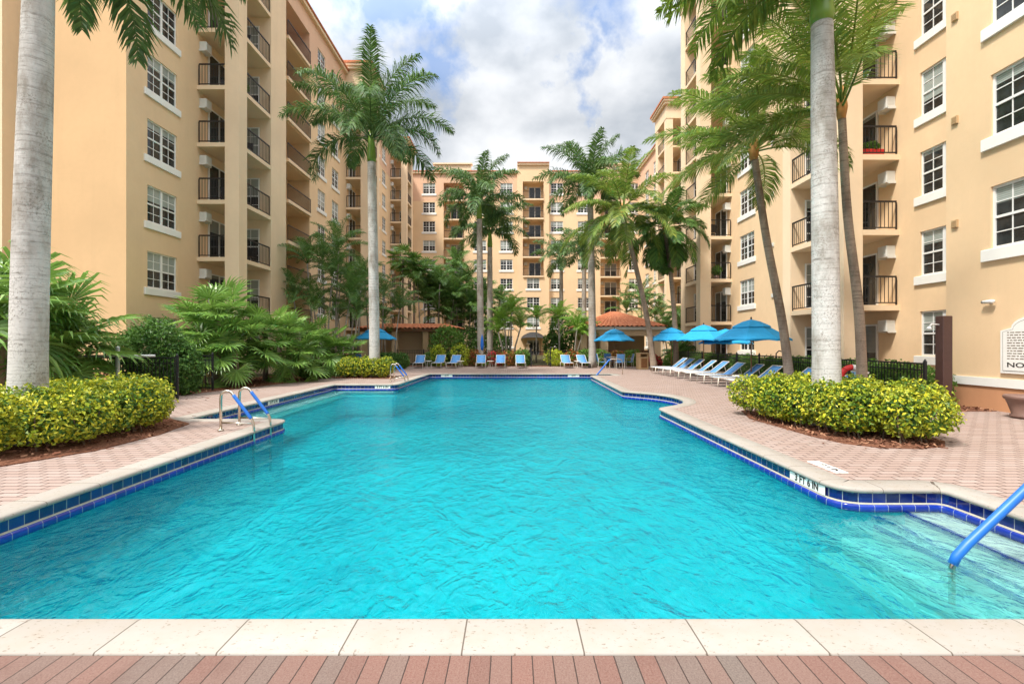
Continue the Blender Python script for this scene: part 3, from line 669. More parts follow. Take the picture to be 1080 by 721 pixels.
# ground-floor masonry below the covered walk, pergola and pavilion
def hip_roof(mb, x0, x1, y0, y1, z0, z1, tx=.2, n=26):
    # barrel tiles: ribs running up each of the four slopes
    cx, cyy = (x0+x1)/2, (y0+y1)/2; rx = max(0, (x1-x0)/2-(y1-y0)/2)
    A, B = Vector((cx-rx, cyy, z1)), Vector((cx+rx, cyy, z1)); c = [Vector((x0,y0,z0)), Vector((x1,y0,z0)), Vector((x1,y1,z0)), Vector((x0,y1,z0))]
    def slope(p, q, tp, tq):
        L = (q-p).length; k = int(L/tx); ed = (q-p).normalized(); up = ((tp+tq)/2-(p+q)/2).normalized(); nn = ed.cross(up).normalized()
        if nn.z < 0: nn = -nn
        r0 = []; r1 = []
        for j_ in range(k*4+1):
            s_ = j_/(k*4); base = p+(q-p)*s_; top = tp+(tq-tp)*s_
            if (tq-tp).length < .01: top = tp
            hgt = .11*abs(math.sin(math.pi*s_*k)); r0.append(base+nn*hgt); r1.append(top+nn*.02)
        rings = [[a+(b-a)*f for a, b in zip(r0, r1)] for f in (0, .2, .4, .6, .8, 1)]
        mb.loft(rings, closed=False)
    slope(c[0], c[1], A, B); slope(c[1], c[2], B, B); slope(c[2], c[3], B, A); slope(c[3], c[0], A, A)
PV = thing('pavilion', 'small open pavilion with a red clay hip roof at the far right', 'building', (8.3, 40, 0))
m_ = MB(); hip_roof(m_, 5.0, 12.0, 37.2, 43.6, 2.95, 4.3, .36); m_.build('roof', M['rooft'], PV, world=True, smooth=False)
m_ = MB(); m_.box(5.15, 11.85, 37.35, 43.4, 2.72, 2.94); m_.build('fascia', M['trim'], PV, world=True)
m_ = MB(); m_.box(5.4, 11.6, 37.7, 38.0, 2.25, 2.71); m_.box(5.4, 5.7, 38.01, 43, 2.25, 2.71); m_.build('beam', M['peach_light'], PV, world=True)
for xa, xb in ((5.4, 5.85), (6.9, 7.5), (11.1, 11.6)):
    m_ = MB(); m_.box(xa, xb, 37.7, 38.15, 0, 2.249); m_.build('column', M['peach_light'], PV, world=True)
m_ = MB(); m_.box(5.5, 11.5, 42.0, 42.3, 0, 2.7); m_.build('back_wall', M['peach'], PV, world=True)
m_ = MB(); m_.box(7.6, 11.0, 38.3, 38.7, 0, 1.05); m_.box(7.5, 11.05, 38.15, 38.85, 1.051, 1.11); m_.build('bar_counter', M['terra'], PV, world=True)
PG = thing('pergola', 'long stone pergola with a terracotta tiled roof at the far left of the pool', 'pergola', (-8, 40, 0))
m_ = MB(); hip_roof(m_, -12.6, -4.1, 38.6, 41.6, 2.85, 3.28, .34); m_.build('roof', M['rooft'], PG, world=True)
m_ = MB(); m_.box(-12.3, -4.4, 38.9, 41.3, 2.6, 2.84); m_.build('beam', M['wood'], PG, world=True)
for xa in (-12.1, -9.7, -7.2, -4.9):
    m_ = MB(); m_.box(xa, xa+.45, 39.0, 39.45, 0, 2.599); m_.build('column', M['peach_light'] if xa < -9 else M['tan'], PG, world=True)
m_ = MB(); m_.box(-12.1, -4.6, 41.0, 41.25, 0, 2.6); m_.build('back_wall', M['peach'], PG, world=True)

# ------------------------------------------------------------------ vegetation builders
UP = Vector((0, 0, 1))
def tri_leaf(mb, p, d, w, L, side):
    # a blade: narrow base, widest a third out, pointed tip that hangs
    pass
def frond(mb, p0, az, el, L, droop, ll, n, rng, plume=.5, wind=None, lw=.032, hang=.35, stem=.022, start=.14, twist=0.):
    n1 = 14; pts = [Vector(p0)]; az_ = az
    ds = []
    for k in range(n1):
        s = (k+.5)/n1; e = el - droop*s**1.35
        d = Vector((math.cos(az)*math.cos(e), math.sin(az)*math.cos(e), math.sin(e)))
        if wind is not None: d = (d+wind*(s**.8)).normalized()
        ds.append(d); pts.append(pts[-1]+d*(L/n1))
    mb.tube(pts, [stem*(1-.9*k/n1)+.003 for k in range(n1+1)], 4, cap=False)
    for k in range(n):
        s = start+(1-start)*(k+rng.random()*.6)/n; f = min(s*n1, n1-1e-4); i = int(f); t = ds[i]; p = pts[i]+(pts[i+1]-pts[i])*(f-i)
        sd = t.cross(UP); 
        if sd.length < .05: sd = Vector((math.sin(az), -math.cos(az), 0))
        sd.normalize(); nu = sd.cross(t).normalized()
        prof = (.45+.55*min(1, (s-start)/.22)) * (1 if s < .62 else 1-.72*((s-.62)/.38)**1.3)
        for sg in (-1, 1):
            l = ll*prof*rng.uniform(.85, 1.1); v = rng.gauss(0, plume)+twist
            d = (sd*sg + t*(.45+.55*s) + nu*(v+.12)).normalized()
            q = p+d*l*.5; d2 = (d - UP*hang*(1+rng.random()*.6)).normalized(); 
            if wind is not None: d2 = (d2+wind*.35).normalized()
            e_ = q+d2*l*.55; wv = d.cross(nu)
            if wv.length < .05: wv = t
            wv = (wv.normalized()*lw*.5*rng.uniform(.8, 1.2)+nu*lw*.2*rng.uniform(-1, 1))
            i0 = len(mb.v); mb.v += [tuple(p-wv*.5), tuple(p+wv*.5), tuple(q+wv), tuple(q-wv), tuple(e_)]
            mb.f += [(i0, i0+1, i0+2, i0+3), (i0+3, i0+2, i0+4)]; mb.uv += [None, None]
def trunk_mesh(pts, rad, mat, n=18, steps=26):
    # smooth curve through pts (Catmull-Rom), radius profile rad(s)
    P = [Vector(p) for p in pts]; P = [P[0]*2-P[1]]+P+[P[-1]*2-P[-2]]; o = []; rs = []
    for k in range(steps+1):
        s = k/steps; f = s*(len(P)-3); i = min(int(f), len(P)-4); u = f-i; a, b, c, d = P[i:i+4]
        o.append(.5*((2*b)+(c-a)*u+(2*a-5*b+4*c-d)*u*u+(3*b-a-3*c+d)*u**3)); rs.append(rad(s))
    m = MB(); m.tube(o, rs, n); return m, o
def royal_palm(label, x, y, h, lean, r, seed, fl=4.3, nf=17, mat='royal', toleft=False, back=False, bk='royalbark', wind=None, shaft=1.5, ll=.92, n=100, group='tall royal palms round the pool', lw=.05):
    rng = random.Random(seed); T = thing('royal_palm', label, 'palm tree', (x, y, 0), 0, group)
    lx, ly = lean
    m, o = trunk_mesh([(0,0,0),(lx*.25,ly*.25,h*.35),(lx*.65,ly*.65,h*.7),(lx,ly,h)], lambda s: r*(1.12 if s < .02 else 1)*(1.1-.1*min(1, s*6))*(1-.22*s**2), None)
    m.build('trunk', M[bk], T, smooth=True)
    tip = Vector((lx, ly, h)); dv = (o[-1]-o[-2]).normalized()
    m = MB(); m.tube([tip-dv*.02, tip+dv*shaft*.12, tip+dv*shaft*.5, tip+dv*shaft*.8, tip+dv*shaft], [r*.80, r*.88, r*.72, r*.5, r*.3], 14); m.build('crownshaft', M['shaft'], T, smooth=True)
    c = MB(); top = tip+dv*shaft*.86
    for k in range(nf):
        az = k*2.39996+rng.uniform(-.2, .2); lev = k/(nf-1)
        if toleft and math.cos(az) > .1: az = math.pi-az
        if back and math.sin(az) < -.25: az = -az
        el = R(84)-lev*R(74)+rng.uniform(-.12, .12)
        w_ = wind
        frond(c, top+Vector((math.cos(az)*r*.3, math.sin(az)*r*.3, -lev*.12*shaft)), az, el, fl*(.82+.18*math.sin(math.pi*min(1, lev+.25)))*rng.uniform(.93, 1.05), rng.uniform(.85, 1.15)*(1.05+.75*lev), ll, n, rng, .5, w_, lw, .75, .032)
    c.tube([tip+dv*shaft*.9, tip+dv*(shaft+fl*.35)], [.03, .004], 5)
    c.build('crown', M[mat], T); return T
def coconut_palm(label, x, y, path, r, seed, fl=3.4, nf=18, wind=None, ll=.75, n=56, mat='coco', bk='cocobark', name='coconut_palm', group='leaning coconut palms beside the pool', lw=.034, elmin=-40, plume=.12, hang=.6, az0=None, husk=True, toleft=False, drp=1.):
    rng = random.Random(seed); T = thing(name, label, 'palm tree', (x, y, 0), 0, group)
    m, o = trunk_mesh(path, lambda s: r*(1.35-.35*min(1, s*8))*(1-.28*s), None); m.build('trunk', M[bk], T, smooth=True)
    tip = o[-1]
    if husk:
        m = MB(); m.tube([tip-Vector((0,0,.25)), tip+Vector((0,0,.05)), tip+Vector((0,0,.35)), tip+Vector((0,0,.6))], [r*.75, r*1.15, r*.9, r*.3], 10); m.build('leaf_base', M['husk'], T, smooth=True)
    c = MB()
    for k in range(nf):
        lev = k/(nf-1); az = k*2.39996+rng.uniform(-.2, .2)
        if toleft and math.cos(az) > .25 and lev > .12: az = math.pi-az
        if az0 is not None: az = az0[0]+rng.uniform(-az0[1], az0[1])
        el = R(75)-lev*R(75-elmin)+rng.uniform(-.12, .12)
        frond(c, tip+Vector((math.cos(az)*r*.6, math.sin(az)*r*.6, .3-.3*lev)), az, el, fl*rng.uniform(.85, 1.05), rng.uniform(1.0, 1.7)*drp, ll, n, rng, plume, wind, lw, hang, .03, .2)
    c.build('crown', M[mat], T); return T
def clump_palm(label, x, y, stems, seed, mat='areca', fl=2.0, nf=8, ll=.5, n=30, name='areca_palm', group='areca palms in the planting', lw=.036, sr=.05, bk='greybark'):
    ll *= 1.25; lw *= .95; n = int(n*1.15); nf += 3; fl *= 1.12
    rng = random.Random(seed); T = thing(name, label, 'palm tree', (x, y, 0), 0, group); t_ = MB(); c = MB()
    for dx, dy, h, lx, ly in stems:
        P = [Vector((dx, dy, 0)), Vector((dx+lx*.3, dy+ly*.3, h*.5)), Vector((dx+lx, dy+ly, h))]
        t_.tube(P, [sr*1.25, sr, sr*.8], 8)
        for k in range(nf):
            lev = k/max(1, nf-1); az = k*2.39996+rng.uniform(-.3, .3)
            frond(c, P[2], az, R(86)-lev*R(62)+rng.uniform(-.12, .12), fl*rng.uniform(.8, 1.1), rng.uniform(.8, 1.5)*(.8+.5*lev), ll, n, rng, .13, None, lw, .75, .018, .18, .42)
    t_.build('trunk', M[bk], T, smooth=True); c.build('crown', M[mat], T); return T
def fan_leaf(mb, hub, axis, up, Rr, rng, nb=26, span=R(255), hang=.5):
    axis = axis.normalized(); sd = axis.cross(up).normalized(); nn = sd.cross(axis).normalized()
    for k in range(nb):
        a = -span/2+span*k/(nb-1); l = Rr*(1-.22*abs(a)/(span/2))*rng.uniform(.93, 1.05)
        d = axis*math.cos(a)+sd*math.sin(a)+nn*.18*(1 if k % 2 else .5)
        wd = (-axis*math.sin(a)+sd*math.cos(a)); w0 = .52*l*span/(nb-1)*.47
        p1 = hub+d*l*.52; d2 = (d-UP*hang*.35).normalized(); p2 = p1+d2*l*.26; d3 = (d-UP*hang*1.5).normalized(); p3 = p2+d3*l*.24
        f = nn*w0*.55*(1 if k % 2 else -1)
        i0 = len(mb.v); mb.v += [tuple(hub-wd*.004), tuple(hub+wd*.004), tuple(p1+wd*w0+f), tuple(p1-wd*w0-f), tuple(p2+wd*w0*.62), tuple(p2-wd*w0*.62), tuple(p3)]
        mb.f += [(i0, i0+1, i0+2, i0+3), (i0+3, i0+2, i0+4, i0+5), (i0+5, i0+4, i0+6)]; mb.uv += [None]*3
def fan_palm(label, x, y, stems, seed, Rr=1.0, nl=16, pet=1.0, mat='fan', group='fan palms along the left side', nb=26, hang=.34):
    rng = random.Random(seed); T = thing('fan_palm', label, 'palm tree', (x, y, 0), 0, group); c = MB(); st = MB(); pt_ = MB()
    for dx, dy, h in stems:
        st.tube([(dx, dy, 0), (dx+rng.uniform(-.05,.05), dy, h*.5), (dx, dy, h)], [.13, .1, .09], 9)
        for k in range(nl):
            lev = k/(nl-1); az = k*2.39996+rng.uniform(-.25, .25); el = R(78)-lev*R(112)+rng.uniform(-.15,.15)
            L = pet*rng.uniform(.75, 1.15); p = Vector((dx, dy, h)); pts = [p]; e = el
            for q in range(5):
                d = Vector((math.cos(az)*math.cos(e), math.sin(az)*math.cos(e), math.sin(e))); pts.append(pts[-1]+d*L/5); e -= .12
            pt_.tube(pts, [.016,.014,.012,.011,.01,.009], 5, cap=False)
            ax = (d*.9-UP*.12).normalized(); u_ = Vector((-math.cos(az)*math.sin(e), -math.sin(az)*math.sin(e), math.cos(e)))
            fan_leaf(c, pts[-1], ax, u_, Rr*rng.uniform(.8, 1.1), rng, nb, hang=hang)
    st.build('trunk', M['cocobark'], T, smooth=True); pt_.build('leaf_stalks', M[mat], T); c.build('crown', M[mat], T); return T
def leaf_cloud(blobs, n, L, w, seed, flat=.0, upb=.35, thick=.28):
    r = np.random.default_rng(seed); vol = np.array([b[3]*b[4]+b[4]*b[5]+b[3]*b[5] for b in blobs]); pick = r.choice(len(blobs), n, p=vol/vol.sum()); B = np.array(blobs)[pick]
    d = r.normal(size=(n, 3)); d /= np.linalg.norm(d, axis=1)[:, None]
    rad = 1-thick*r.random(n)**1.6+.05*r.normal(size=n)
    lump = 1+.15*np.sin(d[:,0]*9+B[:,0]*7)*np.sin(d[:,1]*8+B[:,1]*5)*np.cos(d[:,2]*7+B[:,0]*3)
    p = B[:, :3]+d*B[:, 3:6]*(rad*lump)[:, None]
    keep = p[:, 2] > .03
    for b in blobs:
        q = (p-np.array(b[:3]))/np.array(b[3:6]); keep &= ~(np.linalg.norm(q, axis=1) < .62)
    p, d = p[keep], d[keep]; n = len(p)
    nn = d*.7+r.normal(size=(n, 3))*.55; nn[:, 2] += upb; nn /= np.linalg.norm(nn, axis=1)[:, None]
    a = np.cross(nn, r.normal(size=(n, 3))); a /= np.linalg.norm(a, axis=1)[:, None]; a += d*.35; a[:, 2] += .15; a /= np.linalg.norm(a, axis=1)[:, None]
    b_ = np.cross(nn, a); b_ /= np.linalg.norm(b_, axis=1)[:, None]; s = r.uniform(.65, 1.25, n)[:, None]
    a = a*L*s; b_ = b_*w*s; fold = nn*w*.35*s
    V = np.stack([p-a*.5, p-a*.05+b_*.5+fold, p+a*.5-fold*.6, p-a*.05-b_*.5+fold], 1)
    return V.reshape(-1, 3)
def foliage(name, blobs, n, L, w, mat, parent, seed, **k):
    V = leaf_cloud(blobs, n, L, w, seed, **k); n = len(V)//4; me = bpy.data.meshes.new(name); idx = np.arange(n*4).reshape(-1, 4)
    F = np.concatenate([idx[:, [0,1,2]], idx[:, [0,2,3]]]); me.from_pydata(V.tolist(), [], F.tolist()); me.materials.append(mat)
    return link(name, me, parent)
def shrub(name, label, x, y, blobs, n, L, w, mat, seed, cat='shrub', group='shrubs in the planting', stems=10, **k):
    T = thing(name, label, cat, (x, y, 0), 0, group); foliage('foliage', blobs, n, L, w, M[mat], T, seed, **k)
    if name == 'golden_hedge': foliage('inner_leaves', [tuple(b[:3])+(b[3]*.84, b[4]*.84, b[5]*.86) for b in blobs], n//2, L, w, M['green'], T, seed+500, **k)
    rng = random.Random(seed); s = MB()
    for q in range(stems):
        b = blobs[rng.randrange(len(blobs))]; a = Vector((b[0]+rng.uniform(-.3,.3)*b[3], b[1]+rng.uniform(-.3,.3)*b[4], 0)); e = Vector((b[0]+rng.uniform(-.7,.7)*b[3], b[1]+rng.uniform(-.7,.7)*b[4], b[2]+.3*b[5]))
        s.tube([a, (a+e)/2+Vector((rng.uniform(-.05,.05), rng.uniform(-.05,.05), 0)), e], [.014, .011, .006], 5)
    s.build('stems', M['stem'], T); return T
def hedge_blobs(path, hw, h, seed, step=.38, jit=.12, z=None):
    rng = random.Random(seed); o = []; path = [Vector(p) for p in path]
    for a, b in zip(path[:-1], path[1:]):
        L = (b-a).length; k = max(1, int(L/step)); nrm = Vector((-(b-a).y, (b-a).x)).normalized()
        for q in range(k+1):
            c = a+(b-a)*q/k
            for off in ((-.5, .5) if hw > .35 else (0,)):
                p = c+nrm*(off*hw+rng.uniform(-jit, jit)); hh = h*rng.uniform(.9, 1.08); r_ = hw*rng.uniform(.55, .75) if hw > .35 else hw
                o.append((p.x, p.y, hh*.56, r_, r_, hh*.44))
    return o

# ------------------------------------------------------------------ near palms and hedges
def rel(bl, x, y): return [(b[0]-x, b[1]-y)+tuple(b[2:]) for b in bl]
royal_palm('thick pale royal palm rising from the golden hedge at the near left', -8.02, 8.0, 8.3, (.12, .1), .245, 11, back=True, n=90, ll=.8, fl=4.2)
royal_palm('thick smooth grey royal palm rising from the golden hedge at the right of the pool', 6.25, 9.6, 8.1, (.0, .15), .248, 12, mat='coco', toleft=True, n=90, ll=.8, fl=4.0, nf=13)
royal_palm('tall royal palm with a bright green crownshaft above the square golden hedge at the left', -6.7, 23.6, 10.5, (-.15, 0), .25, 13, fl=4.9, nf=19, n=130, ll=1.0)
royal_palm('front one of the paired royal palms behind the far loungers', -2.33, 36.0, 10.9, (-.1, 0), .25, 14, fl=4.4, nf=18, bk='greybark', n=90, lw=.065)
royal_palm('hind one of the paired royal palms behind the far loungers', -1.85, 40.5, 9.7, (0, 0), .25, 15, fl=4.4, nf=18, bk='greybark', n=90, lw=.065)
royal_palm('tall straight royal palm beside the pavilion, left of the leaning coconut palm', 5.5, 33.0, 11.1, (-.15, 0), .25, 16, fl=4.4, nf=18, bk='greybark', n=90, lw=.065, wind=Vector((-.12, 0, 0)))
royal_palm('shorter royal palm growing behind the pavilion, nearest its roof', 7.15, 48, 9.4, (0, 0), .25, 17, fl=4.0, nf=17, bk='greybark', n=54, lw=.075)
royal_palm('royal palm right of the rear entrance with a small far crown', 5.3, 52, 9.5, (0, 0), .24, 18, fl=3.9, nf=16, bk='greybark', n=50, lw=.075)
wl_ = Vector((-.42, 0, .02))
coconut_palm('coconut palm with a curved brown trunk leaning left above the right-hand loungers', 9.35, 16.2, [(0,0,0),(-.3,0,2.4),(-.85,0,5.3),(-1.3,-.1,8.0)], .15, 21, fl=3.4, nf=20, wind=wl_, n=80, ll=.85, lw=.036, elmin=-12, drp=.85)
coconut_palm('coconut palm with a thin curved trunk just right of the thick grey royal palm', 9.0, 12.4, [(0,0,0),(-.1,0,2.4),(-.4,0,5),(-.62,-.1,7.6)], .125, 22, fl=3.9, nf=18, wind=Vector((-.38, -.05, .16)), n=84, ll=.85, lw=.036, elmin=-5, drp=.7, toleft=True)
coconut_palm('slender coconut palm leaning left from beside the tan litter bin', 8.6, 29.2, [(0,0,0),(-.45,0,3.2),(-1.2,0,6.6),(-1.95,0,9.5)], .17, 23, fl=4.2, nf=26, wind=Vector((-.25, 0, .05)), n=66, lw=.06, ll=.95)
coconut_palm('dark crowned coconut palm in front of the right-hand balconies, behind the loungers', 10.3, 30.3, [(0,0,0),(-.1,0,3),(-.35,0,6),(-.7,0,8.7)], .17, 24, fl=3.1, nf=28, n=62, mat='areca', lw=.065, elmin=-65, ll=.9)
bl = hedge_blobs([(-8.6,6.75),(-7.65,7.1),(-7.2,7.9),(-7.25,9.0),(-7.9,9.9)], .64, .93, 31) + hedge_blobs([(-9.8,7.2),(-8.7,8.0),(-8.3,9.1),(-8.6,10)], .7, .97, 32)
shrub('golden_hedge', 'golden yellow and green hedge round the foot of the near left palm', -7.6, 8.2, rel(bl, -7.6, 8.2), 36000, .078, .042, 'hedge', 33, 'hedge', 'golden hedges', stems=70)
bl = hedge_blobs([(5.75,11.2),(5.9,9.9),(6.1,8.6),(6.65,8.25),(6.9,8.4)], .6, .93, 34) + hedge_blobs([(6.7,10.9),(6.9,9.6),(7.0,8.9)], .6, .95, 35) + hedge_blobs([(5.9,10.4),(6.8,10.4)], .6, .93, 30)
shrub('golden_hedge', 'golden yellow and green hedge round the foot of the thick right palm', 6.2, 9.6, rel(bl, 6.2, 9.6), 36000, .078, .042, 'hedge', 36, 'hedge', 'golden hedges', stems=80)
bl = hedge_blobs([(-8.0,23.3),(-7,23.3),(-6.1,23.2)], .6, .98, 37) + hedge_blobs([(-8.0,24.0),(-7,24),(-6.2,23.9)], .6, .98, 38)
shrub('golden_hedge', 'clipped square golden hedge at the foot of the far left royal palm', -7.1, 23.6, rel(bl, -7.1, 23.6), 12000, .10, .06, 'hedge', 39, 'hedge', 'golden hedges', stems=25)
bl = []
for q, (ya, yb) in enumerate(((12.9, 20), (20.3, 30.5))):
    bl = hedge_blobs([(11.1, ya), (11.1, yb)], .55, 1.12, 41+q, step=.5)
    shrub('green_hedge', ('nearer' if q == 0 else 'farther')+' stretch of the clipped green hedge behind the black fence on the right', 11.1, (ya+yb)/2, rel(bl, 11.1, (ya+yb)/2), 13000, .11, .065, 'mid', 43+q, 'hedge', 'green hedges behind the right fence', stems=12)

# fan palms and shrubs along the left
fan_palm('big drooping fan palm behind the near left palm trunk', -11.5, 11.0, [(0,0,2.2),(-.9,.7,2.5),(.1,1.0,1.3)], 51, 1.15, 16, .95, nb=30, hang=.75)
fan_palm('fan palm at the left picture edge beyond the grey handrail', -12.9, 12.4, [(0,0,2.4),(.6,.5,1.6)], 52, 1.3, 14, 1.1, nb=26, hang=.7)
fan_palm('largest fan palm clump between the dark shrub and the left building', -11.3, 18.6, [(0,0,2.5),(-.9,.3,1.9),(.7,-.1,1.5),(-.2,-.6,.8)], 53, .95, 20, 1.1)
fan_palm('round fan palm just right of the largest clump', -10.1, 21.0, [(0,0,1.6),(.5,.1,.8),(-.7,.2,2.0)], 54, .9, 19, 1.05)
fan_palm('low fan palm behind the square golden hedge', -9.5, 24.6, [(0,0,1.2),(-.8,.2,1.6),(.7,.3,.8)], 55, .95, 15, 1.0)
fan_palm('pale fan palm against the left building wall', -12.6, 20.5, [(0,0,3.0),(.5,.3,2.0)], 56, 1.0, 15, 1.0)
shrub('dark_shrub', 'dense dark green shrub at the corner of the left building', -11.3, 15.4, [(0,0,1.25,.85,.8,1.2),(-.9,.3,1.1,.7,.7,1.1),(.75,.1,.85,.55,.6,.85)], 9000, .12, .075, 'green', 57)
shrub('low_shrub', 'low bright green shrub on the mulch below the left fan palms', -9.3, 22.2, [(0,0,.35,.5,.45,.35),(.5,.5,.3,.4,.4,.3)], 1800, .11, .06, 'mid', 58)
shrub('dark_hedge', 'dark green hedge running behind the square golden hedge by the left umbrella', -7.6, 31.5, [(k*.6-.8, 0, .5, .5, .5, .56) for k in range(3)], 5000, .12, .07, 'green', 59)
# areca and other clumping palms on the left and behind
clump_palm('dark feathery palm clump against the left building, left of the tall royal palm', -10.9, 28.5, [(0,0,5.6,.3,0),(-.9,.3,6.4,-.4,0),(.8,.2,4.4,.5,0),(-.3,-.4,3.6,-.3,0),(.3,.5,7.2,.2,0),(1.3,.4,3.2,.4,0),(-1.5,.1,4.2,-.5,0)], 61, fl=2.1, nf=9, n=34, ll=.5)
clump_palm('tall areca palm clump left of the pergola behind the blue umbrella', -9.6, 35.5, [(0,0,5.2,.2,0),(-1,.3,6.3,-.3,0),(.9,.2,4.2,.4,0),(.2,.5,3.2,-.2,0),(-1.7,0,4.4,-.3,0)], 62, fl=2.1, nf=9, n=30)
fan_palm('tall fan palm with a brown skirt standing left of the pergola', -9.6, 42.5, [(0,0,9.0),(.9,.5,8.2)], 63, 1.0, 20, 1.0, group='fan palms behind the pergola', nb=18)
fan_palm('fan palm with a rounded head rising over the pergola roof', -7.7, 44.5, [(0,0,8.0),(.9,.4,6.8)], 64, 1.0, 20, 1.0, group='fan palms behind the pergola', nb=18)
clump_palm('wide areca palm clump rising over the right half of the pergola', -5.6, 46, [(0,0,8.6,.2,0),(-.9,.3,6.8,-.3,0),(.9,.2,7.2,.4,0),(.2,.5,5.6,-.2,0),(1.9,0,5.0,.3,0),(-1.9,0,5.4,-.4,0)], 65, fl=2.5, nf=10, n=30, lw=.06, ll=.6)
clump_palm('dark areca palm clump between the pergola and the pair of royal palms', -3.9, 43.5, [(0,0,4.9,.2,0),(-.9,.3,5.6,-.3,0),(.8,.2,4.2,.4,0),(.2,.5,3.4,-.2,0),(-1.6,.2,3.8,-.4,0)], 66, fl=2.3, nf=10, n=28, lw=.06, ll=.55)
clump_palm('tall feathery palm clump filling the gap between the left royal palm and the pergola end', -6.6, 42.9, [(0,0,6.9,.2,0),(-.9,.3,5.4,-.4,0),(.9,.2,5.6,.5,0),(.2,.5,4.4,-.2,0),(-1.5,0,7.4,-.3,0)], 161, fl=2.3, nf=9, n=32, lw=.045, ll=.55)
clump_palm('feathery palm clump tucked against the left building wall right behind the tall royal palm', -12.3, 33.8, [(0,0,6.2,.3,0),(-.8,.3,7.4,-.3,0),(.9,.2,4.8,.4,0),(.2,.5,3.4,-.2,0),(1.6,-.2,5.6,.2,0)], 162, fl=2.2, nf=9, n=32, ll=.5)
clump_palm('feathery palm clump standing directly behind the paired royal palms', -1.4, 46.5, [(0,0,5.4,.2,0),(-1.0,.3,6.2,-.3,0),(.9,.2,4.4,.4,0),(.2,.5,3.4,-.2,0)], 163, fl=2.2, nf=9, n=28, lw=.055, ll=.55)
clump_palm('far areca palm clump before the rear building, left of the paired royal palms', -7.0, 55, [(0,0,8.0,.2,0),(-1.2,.3,7.0,-.3,0),(1.2,.2,6.2,.4,0),(.2,.5,5.2,-.2,0),(2.4,0,5.2,.2,0)], 67, fl=2.6, nf=9, n=26, lw=.075, ll=.65)
clump_palm('bright green triple-stemmed palm just left of the rear entrance', -.4, 40, [(0,0,3.4,-.25,0),(.25,.1,4.3,.15,0),(.5,0,2.9,.6,0),(-.25,.15,2.6,-.5,0)], 68, 'young', fl=1.7, nf=9, n=30, ll=.5, name='adonidia_palm', group='small bright palms by the rear entrance', sr=.07)
clump_palm('small bright single-stemmed palm directly left of the rear entrance awning', 2.05, 41, [(0,0,3.7,.05,0)], 69, 'young', fl=1.6, nf=9, n=30, ll=.48, name='adonidia_palm', group='small bright palms by the rear entrance', sr=.065)
clump_palm('small slim palm right of the rear entrance awning', 3.95, 40, [(0,0,3.7,-.12,0)], 70, 'young', fl=1.7, nf=10, n=32, ll=.5, name='adonidia_palm', group='small bright palms by the rear entrance', sr=.07)
clump_palm('yellowish slim palm at the left corner of the pavilion', 4.75, 36.8, [(0,0,2.9,.2,0),(.12,.1,2.3,.5,0)], 71, 'young', fl=1.6, nf=9, n=30, ll=.48, name='adonidia_palm', group='small bright palms by the rear entrance', sr=.05)
clump_palm('areca palm clump behind the right end of the pavilion roof', 12.4, 46, [(0,0,5.0,.2,0),(-1.1,.3,4.6,-.3,0),(1.0,.2,4.0,.4,0),(.2,.5,5.8,-.2,0)], 72, fl=2.4, nf=9, n=26, lw=.06, ll=.55)
clump_palm('areca palm clump between the pavilion and the right-hand building', 13.3, 38.5, [(0,0,3.4,.2,0),(-.8,.3,2.6,-.3,0),(.9,.2,3.9,.4,0),(.2,.5,2.0,-.2,0),(-.3,-.5,1.6,-.5,0)], 73, fl=2.1, nf=9, n=28, lw=.05)
clump_palm('low areca palm right of the pavilion counter behind the loungers', 11.3, 33.6, [(0,0,.7,.1,0),(.5,.3,1.0,.2,0)], 74, fl=1.1, nf=9, n=28, lw=.045)
shrub('dark_shrub', 'tall dark broadleaf bush left of the pavilion behind the slim palms', 4.6, 43.5, [(0,0,2.6,1.3,1,1.9),(.6,.2,1.5,1.1,1,1.4),(-.9,.1,1.5,.9,1,1.3)], 5000, .22, .13, 'green', 75)
shrub('dark_shrub', 'dark bush filling the gap below the hind royal palm', -2.6, 43, [(0,0,1.8,1.5,1,1.8),(1.4,.2,1.3,1.1,1,1.3),(-1.4,.2,1.6,1.2,1,1.6)], 5000, .22, .13, 'green', 76)
shrub('dark_shrub', 'wide dark bush at the foot of the left building beside the umbrella', -12.8, 31, [(0,0,1.3,1.4,1,1.3),(1.5,.2,1.0,1.1,1,1.0),(-1.2,.2,1.5,1.0,1,1.4)], 5000, .18, .11, 'green', 77)
